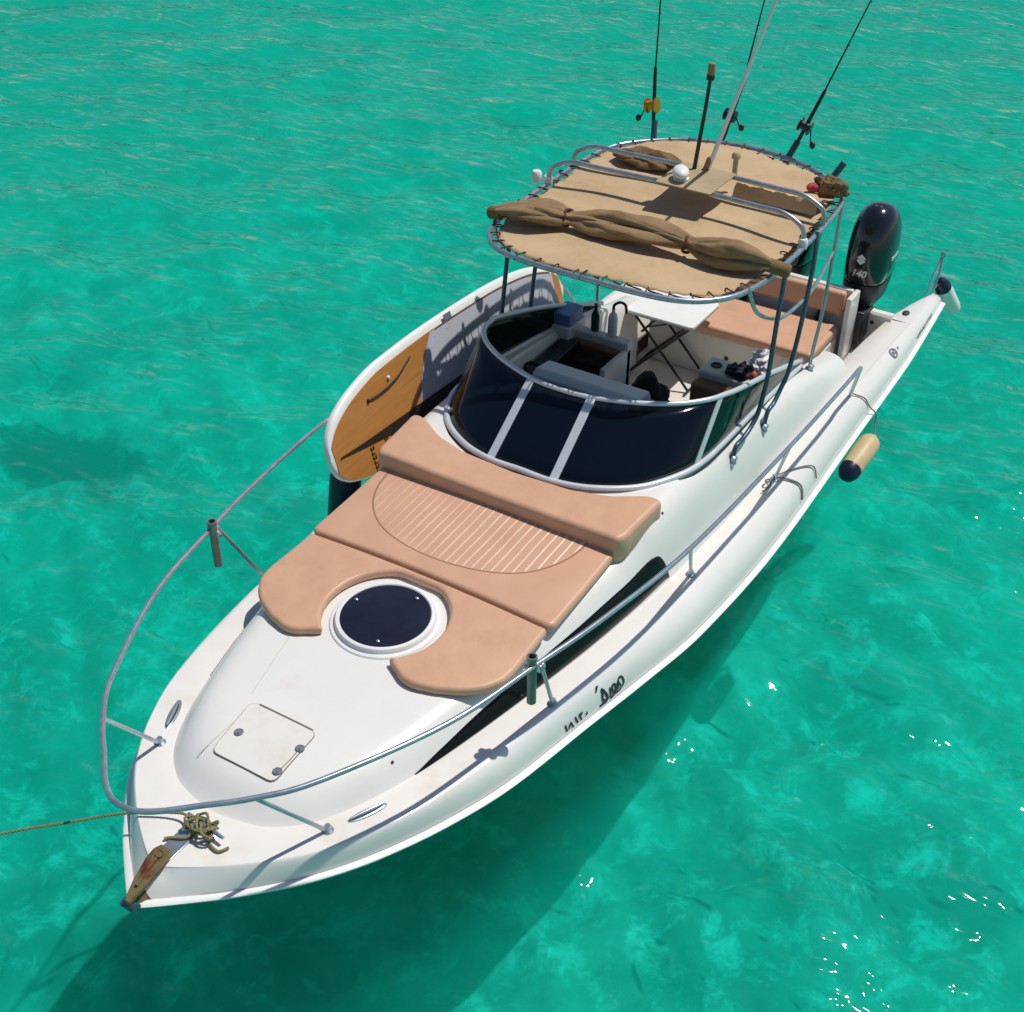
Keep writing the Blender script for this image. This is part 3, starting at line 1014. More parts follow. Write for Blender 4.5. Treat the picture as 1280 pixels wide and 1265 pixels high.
# --- outboard engines -----------------------------------------------------------------
def text_mesh(body, size, mat4, name, m, parent, ext=.003, shear=0.0):
    cu = bpy.data.curves.new("lettering", 'FONT')
    cu.body = body; cu.size = size; cu.extrude = ext; cu.align_x = 'CENTER'; cu.align_y = 'CENTER'; cu.shear = shear
    cu.offset = .0015
    tmp = bpy.data.objects.new("lettering", cu)
    C.objects.link(tmp)
    dg = bpy.context.evaluated_depsgraph_get()
    me = bpy.data.meshes.new_from_object(tmp.evaluated_get(dg))
    bpy.data.objects.remove(tmp)
    me.transform(mat4)
    me.materials.clear(); me.materials.append(m)
    o = bpy.data.objects.new(name, me); C.objects.link(o); o.parent = parent
    return o


def outboard(ex, ey, marks):
    e = empty("outboard_engine"); e.parent = boat
    def ring(cx, z, a, b, p=2.7, n=40, tz=0):
        out = []
        for j in range(n):
            t = 2 * math.pi * j / n
            cc, ss = math.cos(t), math.sin(t)
            xx = .84 * a * np.sign(cc) * abs(cc) ** (2 / p); yy = .86 * b * np.sign(ss) * abs(ss) ** (2 / p)
            out.append((ex + cx + xx, ey + yy, z + tz * xx))
        return out
    # (centre offset, height, half length, half width, squareness, tilt)
    low = [(.02, 1.06, .24, .165, 3, .0), (.0, 1.10, .285, .195, 3, .0), (-.01, 1.20, .315, .215, 3, 0), (-.02, 1.27, .325, .222, 3, 0)]
    high = [(-.02, 1.278, .322, .219, 2.9, 0), (-.02, 1.30, .333, .230, 2.9, 0), (-.035, 1.45, .345, .242, 2.6, .03), (-.05, 1.60, .345, .245, 2.4, .07), (-.065, 1.73, .325, .232, 2.3, .12),
            (-.085, 1.83, .28, .202, 2.2, .18), (-.10, 1.89, .215, .158, 2.1, .22), (-.115, 1.925, .14, .105, 2.05, .24), (-.12, 1.938, .06, .045, 2, .24)]
    mb = MB(); mb.loft([ring(c_, z, a, b, p, 40, tz) for c_, z, a, b, p, tz in low])
    mb.build("lower_cowling", BLACK, e, sharp=40)
    mb = MB(); mb.loft([ring(c_, z, a, b, p, 40, tz) for c_, z, a, b, p, tz in high])
    cw = mb.build("cowling", COWL, e, sharp=40)
    mb = MB(); mb.loft([ring(-.01, z, a, b, 2.6) for z, a, b in ((1.06, .15, .10), (.8, .12, .085), (.3, .11, .06), (-.35, .12, .035))])
    mb.box((ex - .05, ey, -.05), (.40, .20, .02)); mb.ellipsoid((ex - .05, ey, -.42), (.30, .055, .06))
    mb.build("drive_leg", BLACK, e, sharp=40)
    mb = MB(); mb.box((ex + .21, ey, .90), (.26, .26, .30)); mb.box((ex + .14, ey, 1.08), (.16, .18, .10))
    mb.build("mounting_bracket", BLACK, e, bevel=.015)
    mb = MB(); mb.tube(spline([(ex + .28, ey - .12, 1.14), (ex + .40, ey - .20, 1.10), (ex + .46, ey - .27, .92), (ex + .40, ey - .30, .72)], 8), .032, 10)
    mb.build("cable_loom", RUBBER, e)
    if marks:
        # face towards the bow: +y is to the right as one looks aft
        def place(z, tilt, dx):
            Xv = Vector((0, 1, 0)); Yv = Vector((-math.sin(tilt), 0, math.cos(tilt))); Zv = Xv.cross(Yv)
            m4 = Matrix((Xv, Yv, Zv)).transposed().to_4x4(); m4.translation = Vector((ex + dx, ey - .01, z))
            return m4
        text_mesh("140", .092, place(1.385, .0, .262), "power_number", WHITE, cw, .004, .25)
        mb = MB()
        m4 = place(1.515, .08, .244)
        # angular emblem of two interlocking hooks
        for pts in ([(-.042, .012), (.0, .05), (.042, .014), (.022, -.002), (.0, .014), (-.02, -.004)], [(.042, -.012), (.0, -.05), (-.042, -.014), (-.022, .002), (.0, -.014), (.02, .004)],
                    [(-.042, .012), (-.02, -.004), (.042, -.012 - .0), (.022, .006)]):
            mb.loft([[m4 @ Vector((a, b, -.004)) for a, b in pts], [m4 @ Vector((a, b, .006)) for a, b in pts]])
        mb.build("cowling_emblem", WHITE, cw, smooth=False)
        mb = MB()
        for a, b in ((-.012, 0), (.012, .0)):
            mb.box((ex + .0, ey + a * 1.6, 1.940), (.05, .024, .008), Matrix.Rotation(-.3, 3, 'Y'))
        mb.build("top_badge", GREYW, cw)
        for sgn in (1, -1):
            mb = MB()
            mb.box((ex - .03, ey + sgn * .206, 1.50), (.15, .008, .035), Matrix.Rotation(.1, 3, 'Y'))
            mb.build("side_badge", GREYW, cw)
    return e


outboard(-4.86, .765, True)
outboard(-4.86, .03, False)

# =============================================================== things lying on the boat
# --- sun pads --------------------------------------------------------------------------
PAD = mat("x", (1, 1, 1, 1))
def pad_material():
    m, t, p = new_mat("tan_vinyl_with_welded_seams")
    L = t.links
    p.inputs["Roughness"].default_value = .40
    tc = t.nodes.new("ShaderNodeTexCoord")
    sp = t.nodes.new("ShaderNodeSeparateXYZ"); L.new(tc.outputs["Object"], sp.inputs[0])
    def mth(op, a, b=None, c=None):
        n = t.nodes.new("ShaderNodeMath"); n.operation = op
        for k, q in enumerate((a, b, c)):
            if q is None: continue
            if isinstance(q, (int, float)): n.inputs[k].default_value = q
            else: L.new(q, n.inputs[k])
        return n.outputs[0]
    x, y = sp.outputs[0], sp.outputs[1]
    # D-shaped panel: superellipse round (.33, -.04)
    ux = mth('DIVIDE', mth('SUBTRACT', x, .33), .69); uy = mth('DIVIDE', mth('ADD', y, .05), .78)
    d = mth('POWER', mth('ADD', mth('POWER', mth('ABSOLUTE', ux), 2.3), mth('POWER', mth('ABSOLUTE', uy), 2.3)), .4348)
    inside_ = mth('LESS_THAN', d, .985)
    ring_ = mth('LESS_THAN', mth('ABSOLUTE', mth('SUBTRACT', d, 1.0)), .007)
    st = mth('ABSOLUTE', mth('SUBTRACT', mth('FRACT', mth('DIVIDE', mth('ADD', y, 2.0), .0595)), .5))
    line = mth('LESS_THAN', st, .085)
    nz = t.nodes.new("ShaderNodeTexNoise"); nz.inputs["Scale"].default_value = 3.0; nz.inputs["Detail"].default_value = 7
    L.new(tc.outputs["Object"], nz.inputs["Vector"])
    wear_sheen = t.nodes.new("ShaderNodeMapRange"); wear_sheen.inputs[1].default_value = -.75; wear_sheen.inputs[2].default_value = .6; wear_sheen.inputs[3].default_value = .10; wear_sheen.inputs[4].default_value = .95  # worn pale seams, whitened towards port as a painted glossy highlight
    L.new(mth('ADD', y, mth('MULTIPLY', mth('SUBTRACT', nz.outputs[0], .5), 2.2)), wear_sheen.inputs[0])
    pale = mth('MULTIPLY', mth('MULTIPLY', line, inside_), wear_sheen.outputs[0])
    n2 = t.nodes.new("ShaderNodeTexNoise"); n2.inputs["Scale"].default_value = 5; n2.inputs["Detail"].default_value = 6
    L.new(tc.outputs["Object"], n2.inputs["Vector"])
    cr = t.nodes.new("ShaderNodeMix"); cr.data_type = 'RGBA'
    cr.inputs[6].default_value = srgb(199, 153, 124, .95); cr.inputs[7].default_value = srgb(211, 167, 137, .99)
    L.new(n2.outputs[0], cr.inputs[0])
    m1 = t.nodes.new("ShaderNodeMix"); m1.data_type = 'RGBA'; m1.inputs[7].default_value = srgb(244, 224, 204, 1.0)
    L.new(pale, m1.inputs[0]); L.new(cr.outputs[2], m1.inputs[6])
    m2 = t.nodes.new("ShaderNodeMix"); m2.data_type = 'RGBA'; m2.inputs[7].default_value = srgb(120, 84, 64)
    L.new(mth('MULTIPLY', ring_, .75), m2.inputs[0]); L.new(m1.outputs[2], m2.inputs[6])
    L.new(m2.outputs[2], p.inputs["Base Color"])
    hgt = mth('SUBTRACT', mth('MULTIPLY', mth('MULTIPLY', mth('MINIMUM', st, .14), inside_), 2.4), mth('MULTIPLY', ring_, 1.5))
    nb = t.nodes.new("ShaderNodeTexNoise"); nb.inputs["Scale"].default_value = 240
    L.new(tc.outputs["Object"], nb.inputs["Vector"])
    b = t.nodes.new("ShaderNodeBump"); b.inputs["Strength"].default_value = .5; b.inputs["Distance"].default_value = .006
    L.new(mth('ADD', hgt, mth('MULTIPLY', nb.outputs[0], .15)), b.inputs["Height"])
    L.new(b.outputs[0], p.inputs["Normal"])
    return m


bpy.data.materials.remove(PAD)
PADM = pad_material()
pad_o = [(1.155, -.90), (1.155, 0), (1.155, .90), (1.11, .915), (.38, .935), (.335, .925), (.335, 0), (.335, -.925), (.38, -.935), (1.11, -.915)]
zpad = lambda x, y: ztop(x, min(abs(y), .9))
pad_o = [(x, y) for x, y in rrect(.745, 0, .41, .92, .05)]
o = cushion("sun_pad", pad_o, zpad, .064, .028, PADM, per=260)
tag(o, "tan vinyl sun pad with striped D-shaped panel, lying between the bolster and the round hatch", "cushion", "tan cushions on the foredeck")
arc = [(1.585 + .385 * math.cos(a), .385 * math.sin(a)) for a in np.radians(np.linspace(38, 322, 40))]
fore = [(1.172, -.90), (1.60, -.915), (1.70, -.895), (1.80, -.83), (1.88, -.735), (1.95, -.60), (1.985, -.48), (1.985, -.41), (1.955, -.35), (1.93, -.315)]
fo = fore + [p for p in arc[::-1]] + [(x, -y) for x, y in fore[::-1]] 
# keep the ring of the hatch free and the strip behind it thin
fo = [(max(x, 1.172), y) for x, y in fo]
arc2 = [(1.585 + .392 * math.cos(a), .392 * math.sin(a)) for a in np.radians(np.linspace(-38, -322, 50))]
arc2 = [(max(x, 1.225), y) for x, y in arc2]
fo = fore + arc2 + [(x, -y) for x, y in fore[::-1]]
fo = spline([np.array(p) for p in resample(fo, 110, True)], 3, True)
o = cushion("sun_pad", fo, zpad, .058, .026, TAN, per=340)
tag(o, "smooth tan horseshoe cushion wrapped around the round dark hatch", "cushion", "tan cushions on the foredeck")

# bolster below the windscreen
bo = [(.375, -.93), (.395, -.5), (.40, 0), (.395, .5), (.375, .93), (.33, .965), (-.13, 1.0), (-.155, .985), (-.13, .88), (.0, .68), (.075, .42), (.10, 0), (.075, -.42), (.0, -.68), (-.13, -.88), (-.155, -.985), (-.13, -1.0), (.33, -.965)]
zb = lambda x, y: ztop(x, min(abs(y), .95)) - .02
def zbol(x, y):
    s = min(max((.40 - x) / .5, 0), 1)
    return 1.488 + .03 * s - .015 * (abs(y) / 1.0) ** 4
bo = spline([np.array(p) for p in resample(bo, 70, True)], 3, True)
o = cushion("bolster_cushion", bo, zbol, .115, .035, TAN, per=300, zbot=lambda a, b: zbol(a, b) - .075, puff=.004)
tag(o, "long tan bolster with a concave back edge, curved along the foot of the windscreen", "cushion", "tan cushions on the foredeck")

# --- paddle board leaning on the starboard side -----------------------------------------
board = empty("paddle_board")
tag(board, "wood-faced stand-up paddle board leaning on edge against the far side rail", "paddleboard")
B0 = Vector((0, -1.175, 1.075)); Bd = Vector((0, -.17, .57)).normalized(); Bn = Vector((1, 0, 0)).cross(Bd)
if Bn.y < 0: Bn = -Bn                                    # deck face looks to port
WOOD = None


def bp(x, s, n=0): return B0 + Vector((x, 0, 0)) + Bd * s + Bn * n


# outline in (x, s): nose forward
bo_top = curve1([-2.80, -2.74, -2.55, -2.2, -1.7, -.9, -.3, .05, .28, .40, .455, .47], [.40, .56, .67, .755, .805, .825, .805, .74, .65, .55, .46, .37])
bo_bot = curve1([-2.80, -2.74, -2.55, -2.2, -1.7, -.9, -.3, .05, .28, .40, .455, .47], [.36, .22, .12, .055, .02, .005, .02, .05, .11, .19, .28, .37])
xs_ = list(-1.165 + 1.635 * np.sin(np.linspace(-1, 1, 70) * math.pi / 2))


def board_sheet(inset, n0, n1, x0=-9, x1=9, top_in=0.0):
    rows = []
    for x in xs_:
        if x < x0 or x > x1: continue
        a, b = bo_bot(x) + inset, bo_top(x) - inset - top_in
        if b - a < .004: continue
        rows.append([bp(x, a + (b - a) * k, n0 + (n1 - n0) * (1 - (2 * k - 1) ** 2)) for k in np.linspace(0, 1, 12)])
    return rows


mb = MB()
rows = []
for x in xs_:
    a, b = bo_bot(x), bo_top(x); m_ = (a + b) / 2; hw = max((b - a) / 2, .003)
    th = .048 * min(1, (hw / .25) ** .5)
    kick = .06 * max(0, (x - -.3) / .77) ** 2
    ring = []
    for j in range(28):
        t = 2 * math.pi * j / 28
        cc, ss = math.cos(t), math.sin(t)
        ring.append(bp(x, m_ + hw * np.sign(cc) * abs(cc) ** .45, -th + th * np.sign(ss) * abs(ss) ** .7))
    rows.append(ring)
mb.loft(rows)
mb.build("board_body", WHITE, board, sharp=60)


def wood_mat():
    m, t, p = new_mat("bamboo_veneer")
    L = t.links
    tc = t.nodes.new("ShaderNodeTexCoord"); mp = t.nodes.new("ShaderNodeMapping")
    mp.inputs["Scale"].default_value = (1.2, 14, 14)
    L.new(tc.outputs["Object"], mp.inputs[0])
    n = t.nodes.new("ShaderNodeTexNoise"); n.inputs["Scale"].default_value = 3; n.inputs["Detail"].default_value = 8
    L.new(mp.outputs[0], n.inputs["Vector"])
    cr = t.nodes.new("ShaderNodeMix"); cr.data_type = 'RGBA'
    cr.inputs[6].default_value = srgb(168, 108, 48); cr.inputs[7].default_value = srgb(200, 146, 82)
    L.new(n.outputs[0], cr.inputs[0]); L.new(cr.outputs[2], p.inputs["Base Color"])
    p.inputs["Roughness"].default_value = .3
    return m


WOOD = wood_mat()
mb = MB()
rows = []
for x in xs_:
    if x < -1.0 or x > .44: continue
    a, b = bo_bot(x) + .022, bo_top(x) - .052
    if b - a < .01: continue
    rows.append([bp(x, a + (b - a) * k, .004) for k in np.linspace(0, 1, 10)])
mb.grid(rows); mb.build("wood_veneer", WOOD, board)
mb = MB(); rows = []
for x in xs_:
    if x > -2.64 or x < -2.77: continue
    a, b = bo_bot(x) + .03, bo_top(x) - .05
    if b - a < .01: continue
    rows.append([bp(x, a + (b - a) * k, .004) for k in np.linspace(0, 1, 8)])
mb.grid(rows); mb.build("wood_tail", WOOD, board)
mb = MB(); rows = []
for k in np.linspace(0, 1, 16):
    x1 = -.56 - .36 * k ** 2.2                     # the pad's forward edge sweeps aft towards the top
    rows.append([bp(x, (bo_bot(x) + .02) * (1 - k) + (bo_top(x) - .060) * k, .007) for x in np.linspace(-2.66, x1, 40)])
mb.grid(rows)
mb.build("deck_pad", mat("grooved_foam_pad", srgb(206, 210, 222, .8), .8, 0, .08, 30, bump=.5, bscale=90), board)
mb = MB(); rows = []
for x in xs_:
    if x > -.92 or x < -2.66: continue
    b = bo_top(x)
    rows.append([bp(x, b - .066, .010), bp(x, b - .052, .010)])
mb.grid(rows); mb.build("pad_edge", mat("brown_pad_edge", srgb(120, 88, 56), .7), board)
mb = MB()
mb.grid([[bp(.38, .36, .011), bp(.1, .345, .011), bp(-.4, .33, .011), bp(-1.4, .30, .011), bp(-2.6, .26, .011)], [bp(.38, .352, .011), bp(.1, .305, .011), bp(-.4, .235, .011), bp(-1.4, .10, .011), bp(-2.6, .08, .011)]])
mb.build("dark_stripe", mat("dark_board_stripe", srgb(40, 38, 30), .4), board)  # dark wedge along the board's face, widening aft
mb = MB()
mb.grid([[bp(-1.12, bo_top(-1.12) - .055, .008), bp(-1.22, bo_top(-1.22) - .055, .008)], [bp(-1.12, bo_top(-1.12) - .004, .004), bp(-1.22, bo_top(-1.22) - .004, .004)]])
mb.build("rail_patch", GREY, board)
BPR = mat("dark_brown_print", srgb(64, 34, 20), .5)
for cx, n_ in ((.04, 6), (-.13, 7), (-.21, 7), (-.29, 6)):
    mb = MB()
    for k in range(n_):
        s0 = .07 + k * .036
        if s0 > .30 - .16 * max(0, cx + .1): break
        mb.grid([[bp(cx + .022, s0, .009), bp(cx + .022, s0 + .030, .009)], [bp(cx + .012, s0, .009), bp(cx + .012, s0 + .03, .009)]])
        mb.grid([[bp(cx + .012, s0 + .002, .009), bp(cx + .012, s0 + .010, .009)], [bp(cx - .016, s0 + .002, .009), bp(cx - .016, s0 + .010, .009)]])
        if k % 2: mb.grid([[bp(cx - .006, s0, .009), bp(cx - .006, s0 + .03, .009)], [bp(cx - .016, s0, .009), bp(cx - .016, s0 + .03, .009)]])
    mb.build("board_lettering", BPR, board)
mb = MB()
mb.tube(spline([bp(-.06, .60, .014), bp(-.22, .60, .02), bp(-.42, .63, .022), bp(-.62, .70, .014)], 6), .006, 6)
mb.build("bungee_cord", RUBBER, board)
for x, s_ in ((-.06, .60), (-.33, .66)):
    mb = MB(); mb.lathe([(.014, 0), (.014, .012), (.008, .02), (0, .02)], bp(x, s_, .004), 12, Bn)
    mb.build("plug", WHITE if x < -.2 else RUBBER, board)
mb = MB(); mb.lathe([(.028, 0), (.03, .006), (.0, .01)], bp(-.36, .15, .004), 14, Bn)
mb.build("leash_plug", BLACK, board)
rebase(board, (-1.1, -1.2, 1.07))

# --- rolled canvas tied across the canopy -----------------------------------------------
def roll(name, path, radii, seed, m, fold=.35, flat=.8):
    r_ = np.random.default_rng(seed)
    P = resample(spline(path, 10), 140)
    rad = np.interp(np.linspace(0, 1, 140), np.linspace(0, 1, len(radii)), radii)
    ph = r_.uniform(0, 6, 8)
    rings = []
    for i, p in enumerate(P):
        t = P[min(i + 1, 139)] - P[max(i - 1, 0)]; t = Vector(t).normalized()
        up = Vector((0, 0, 1)); sd = t.cross(up).normalized(); up = sd.cross(t)
        u = i / 139
        ring = []
        for j in range(72):
            a = 2 * math.pi * j / 72
            k = 1 + fold * (.45 * math.sin(2 * a + ph[0] + 5 * u) + .30 * math.sin(3 * a + ph[1] - 11 * u) + .22 * math.sin(5 * a + ph[2] + 17 * u) + .07 * math.sin(8 * a + ph[3] - 31 * u + 2 * math.sin(9 * u)) + .03 * math.sin(11 * a + 43 * u + ph[5]))
            k -= fold * (.55 * (1 - abs(math.sin(1.5 * a + ph[4] + 2.6 * u))) ** 3 + .45 * (1 - abs(math.sin(2.5 * a + ph[6] - 3.4 * u))) ** 4 + .3 * (1 - abs(math.sin(2 * a + ph[7] + 5 * u))) ** 5)
            z = math.sin(a) * rad[i] * k * flat
            ring.append(Vector(p) + sd * math.cos(a) * rad[i] * k * 1.15 + up * (z if z > -rad[i] * .55 else -rad[i] * .55))
        rings.append(ring)
    mb = MB(); mb.loft(rings)
    return mb.build(name, m, None, sharp=70)


zc_ = cz(-1.35, 0)
cr = empty("rolled_canvas")
tag(cr, "rolled olive-beige canvas side curtain tied in two places across the front of the canopy", "canvas roll")
path = [(-1.24, -.99, 2.775), (-1.30, -.8, 2.80), (-1.35, -.5, 2.805), (-1.40, -.1, 2.82), (-1.42, .3, 2.82), (-1.41, .63, 2.805), (-1.45, .85, 2.80), (-1.51, 1.02, 2.77)]
o = roll("canvas_bundle", path, [.048, .08, .105, .112, .10, .056, .085, .105, .108, .10, .095, .088, .078, .05, .09, .118, .115, .09, .046], 3, CANV2, .42)
o.parent = cr
for y_, x_, r_ in ((-.47, -1.352, .064), (.45, -1.415, .060)):
    mb = MB(); mb.tube([(x_ + r_ * 1.1 * math.cos(a), y_ + .012 * math.sin(3 * a), 2.805 + r_ * .86 * math.sin(a)) for a in np.linspace(0, 2 * math.pi, 22)[:-1]], .011, 8, True)
    mb.build("tie_cord", REDB, cr)
for x_, y_, d_ in ((-1.235, -.97, -1), (-1.51, 1.0, 1)):
    mb = MB(); mb.lathe([(.0, 0), (.048, .002), (.05, .09 if d_ < 0 else .17), (.04, .105 if d_ < 0 else .185), (0, .11 if d_ < 0 else .19)], (x_, y_ - .02 * d_, 2.765), 18, (-.1 if d_ > 0 else 0, d_, -.12))
    mb.build("roll_core", CANV3, cr)
rebase(cr, (-1.38, 0, 2.74))

o = roll("rolled_canvas", [(-2.72, -.82, 2.775), (-2.72, -.55, 2.79), (-2.70, -.25, 2.79), (-2.68, -.12, 2.78)], [.03, .075, .085, .08, .06, .03], 11, CANV3, .5, .8)
base_at(o, (-2.7, -.5, 2.73)); tag(o, "small crumpled brown cloth roll beside the hoop at the back of the canopy", "canvas roll")
mb = MB()
rows = []
for k, y in enumerate(np.linspace(.30, .96, 30)):
    wv = .018 * math.sin(k * .9) + .012 * math.sin(k * 2.3)
    rows.append([(-2.50, y, 2.745), (-2.515, y, 2.80), (-2.53, y + .01, 2.845 + .3 * wv), (-2.60, y + .01, 2.835 + wv), (-2.70, y + .02, 2.79 + wv * 1.4), (-2.82 - wv * 2, y + .02, 2.755), (-2.80, y, 2.742)])
mb.grid(rows)
o = mb.build("folded_awning", CANV, None, sharp=70)
base_at(o, (-2.65, .6, 2.74)); tag(o, "folded beige awning flap lying along the rear hoop of the canopy", "awning")
o = roll("cloth_bag", [(-2.86, .86, 2.77), (-2.95, .90, 2.80), (-3.04, .90, 2.77)], [.03, .09, .11, .09, .03], 5, CANV3, .45, .9)
base_at(o, (-2.95, .9, 2.72)); tag(o, "small brown cloth bundle in the rear corner of the canopy", "bundle")
mb = MB(); mb.ellipsoid((-2.93, .77, 2.775), (.055, .05, .035)); mb.ellipsoid((-2.90, .80, 2.785), (.03, .04, .03))
o = mb.build("red_rag", PINK, None); base_at(o, (-2.93, .77, 2.74)); tag(o, "faded red rag tucked beside the brown bundle on the canopy", "rag")

# --- fishing rods ----------------------------------------------------------------------------
def fishing_rod(a, b, tip, label, reel_mat, reel_side, big):
    r = empty("fishing_rod")
    tag(r, label, "fishing rod", "fishing rods behind the canopy")
    a, b, tip = Vector(a), Vector(b), Vector(tip)
    d = (b - a).normalized()
    gr = MB(); gr.tube([a + d * .05, a + d * .30, a + d * .62, a + d * .64], [.012, .017, .015, .010], 10)
    gr.build("grip", BLACK, r)
    P = [a + d * .6]
    L_ = (tip - P[0]).length
    for s in np.linspace(.12, 1, 12):
        p = P[0].lerp(tip, s) if True else 0
        P.append(p + (a + d * (.6 + L_ * s) - p) * (s * (1 - s)) * .35)
    mb = MB(); mb.tube(P, list(np.linspace(.008, .0028, len(P))), 8)
    blank = mb.build("blank", BLACK, r)
    for s in (3, 6, 8, 10, 12):
        mb = MB()
        p = P[s]; u = d.orthogonal().normalized()
        q = p + Vector((.0, .0, 0)) - Vector((d.z, 0, -d.x)).normalized() * .018
        mb.tube([q + Vector((.012 * math.cos(t), .012 * math.sin(t), 0)) for t in np.linspace(0, 2 * math.pi, 10)[:-1]], .002, 5, True)
        mb.tube([p, q + Vector((0, 0, -.002))], .0025, 5)
        mb.build("line_guide", BLACK, r)
    sd = d.cross(Vector((1, 0, 0))).normalized() * reel_side
    rc = a + d * .34 + Vector((.035, 0, .0))
    mb = MB(); mb.lathe([(.0, -.05), (.05 * big, -.048), (.05 * big, -.036), (.032 * big, -.032), (.032 * big, .032), (.05 * big, .036), (.05 * big, .048), (0, .05)], rc, 20, sd)
    reel = mb.build("reel", reel_mat, r)
    mb = MB()
    h0 = rc + sd * .055; h1 = h0 + sd * .05 - d * .10 * (1 if big > 1 else .6)
    mb.tube([h0 - sd * .02, h0, h1], .006, 6); mb.ellipsoid(h1 + sd * .02, (.024, .024, .030))
    mb.build("reel_handle", BLACK, reel)
    rebase(r, a)
    return r


fishing_rod((-3.44, -.835, 2.60), (-3.56, -.91, 3.0), (-3.95, -1.10, 4.75), "fishing rod with a gold reel standing in a rim holder", GOLD, -1, 1.25)
fishing_rod((-3.58, -.30, 2.60), (-3.68, -.245, 2.95), (-4.05, -.10, 4.75), "slim fishing rod with dark reel just behind the white whip antenna", NAVY, 1, 1.0)
fishing_rod((-3.55, .31, 2.66), (-3.66, .43, 3.05), (-4.10, .85, 4.55), "fishing rod with black reel, leaning outward nearest the empty rod holder", BLACK, 1, 1.1)

# --- fenders -----------------------------------------------------------------------------------
def fender(p0, p1, r, ma, mb_, label, line):
    swap = ma is WHITE
    e = empty("fender")
    tag(e, label, "fender", "fenders hung round the boat")
    p0, p1 = Vector(p0), Vector(p1)
    if swap: p0, p1 = p1, p0
    ax_ = p1 - p0; L_ = ax_.length
    mb = MB(); mb.lathe([(.02, -.03), (.035, -.015), (r * .55, .0), (r * .88, .035), (r, .085), (r * 1.01, L_ / 2), (r, L_ - .12), (r * .985, L_ - .1)], p0, 28, ax_)
    mb.build("fender_body", ma, e)
    mb = MB(); mb.lathe([(r * .99, L_ - .1), (r * .96, L_ - .05), (r * .72, L_), (.03, L_ + .03), (0, L_ + .035)], p0, 28, ax_)
    mb.build("fender_end", mb_, e)
    mb = MB(); mb.tube(spline(line + [tuple(p1 + ax_.normalized() * .03 if swap else p0 - ax_.normalized() * .03)], 8), .006, 7)
    mb.build("fender_line", ROPEG, e)
    rebase(e, p1)
    return e


g = lambda x, t, k=.012: tuple(np.array(gun(x, t)) + np.array((0, k * .7, k)))
fender((-3.26, 1.50, .60), (-2.80, 1.455, .46), .094, CREAM, NAVY, "cream cylindrical fender with navy end hanging level along the port side below the rub strip",
       [(-3.16, 1.27, 1.02), g(-3.20, .8), g(-3.28, .5), g(-3.33, .2), (-3.36, 1.462, .78), (-3.36, 1.47, .70)])
fender((-5.58, 1.27, 1.04), (-5.84, 1.40, .66), .080, WHITE, NAVY, "white fender with navy cap hanging upright off the port stern quarter", [(-5.45, 1.24, .99), (-5.60, 1.28, 1.06)])
fender((.02, -1.52, 1.05), (.05, -1.58, .42), .12, NAVY, NAVY, "all-navy fender hanging over the starboard side below the nose of the paddle board", [(.1, -1.36, 1.62), (.05, -1.45, 1.25)])
mb = MB()
mb.tube(spline([(-5.48, 1.24, .97), (-5.60, 1.24, 1.12), (-5.68, 1.22, 1.26)], 6), .012, 8); mb.tube(spline([(-5.40, 1.21, .97), (-5.55, 1.20, 1.12), (-5.68, 1.22, 1.26)], 6), .010, 8)
mb.lathe([(.02, 0), (.026, .02), (.015, .05), (0, .05)], (-5.68, 1.22, 1.25), 12)
mb.build("stern_staff", STEEL, boat)

# loose line over the port rail base
mb = MB()
mb.tube(spline([(-1.62, 1.245, 1.05), g(-1.70, .75), g(-1.78, .45), g(-1.75, .18)], 8), .008, 7)
mb.tube(spline([(-1.64, 1.245, 1.05), g(-1.86, .8), g(-2.06, .5), g(-2.06, .22)], 8), .006, 7)
cp = [(-1.45 + .05 * math.cos(a) - .004 * k, 1.235 + .022 * math.sin(a), 1.045 + .0012 * k) for k, a in enumerate(np.linspace(0, 8, 30))]
mb.tube(cp, .008, 6)
o = mb.build("dock_line", ROPEG, None); base_at(o, (-1.6, 1.24, 1.03))
tag(o, "thin grey line tied at a rail foot and looped over the white port shoulder", "rope")

# --- anchor and mooring rope at the stem ---------------------------------------------------------
anc = empty("anchor")
tag(anc, "rusty galvanised plough anchor stowed on the bow roller", "anchor")
mb = MB()
def slab(P, h):
    a = [V3(p) + Vector((0, 0, h)) for p in P]; b = [V3(p) for p in P]
    return [a, b]
mb.loft(slab([(3.52, -.036, 1.18), (3.56, -.055, 1.175), (3.62, -.056, 1.16), (3.74, -.038, 1.115), (3.83, -.018, 1.07), (3.83, .018, 1.07), (3.74, .038, 1.115), (3.62, .056, 1.16), (3.56, .055, 1.175), (3.52, .036, 1.18)], .03))
mb.build("shank", RUST, anc, bevel=.006)
mb = MB(); mb.lathe([(.024, 0), (.024, .006), (.018, .006), (.018, .001), (0, .001)], (3.57, 0, 1.204), 16, (.2, 0, 1)); mb.tube([(3.595, 0, 1.200), (3.66, .0, 1.178), (3.75, 0, 1.144)], .009, 8)
mb.build("shackle", RUST, anc)
mb = MB()
for sgn in (1, -1):
    mb.loft([[(3.56, .012 * sgn, 1.16), (3.82, .012 * sgn, 1.045), (3.80, .03 * sgn, 1.03), (3.58, .03 * sgn, 1.13)], [(3.56, .10 * sgn, 1.09), (3.70, .09 * sgn, 1.02), (3.69, .10 * sgn, 1.00), (3.56, .115 * sgn, 1.06)]])
mb.build("fluke", RUST, anc, bevel=.005)
mb = MB(); mb.tube([(3.81, -.045, 1.05), (3.81, .045, 1.05)], .028, 14);
mb.build("roller", BLUEGR, anc)
rebase(anc, (3.5, 0, 1.16))
mb = MB()
mb.box((3.46, 0, 1.165), (.30, .10, .012))
mb.build("bow_plate", STEEL, boat, bevel=.004)
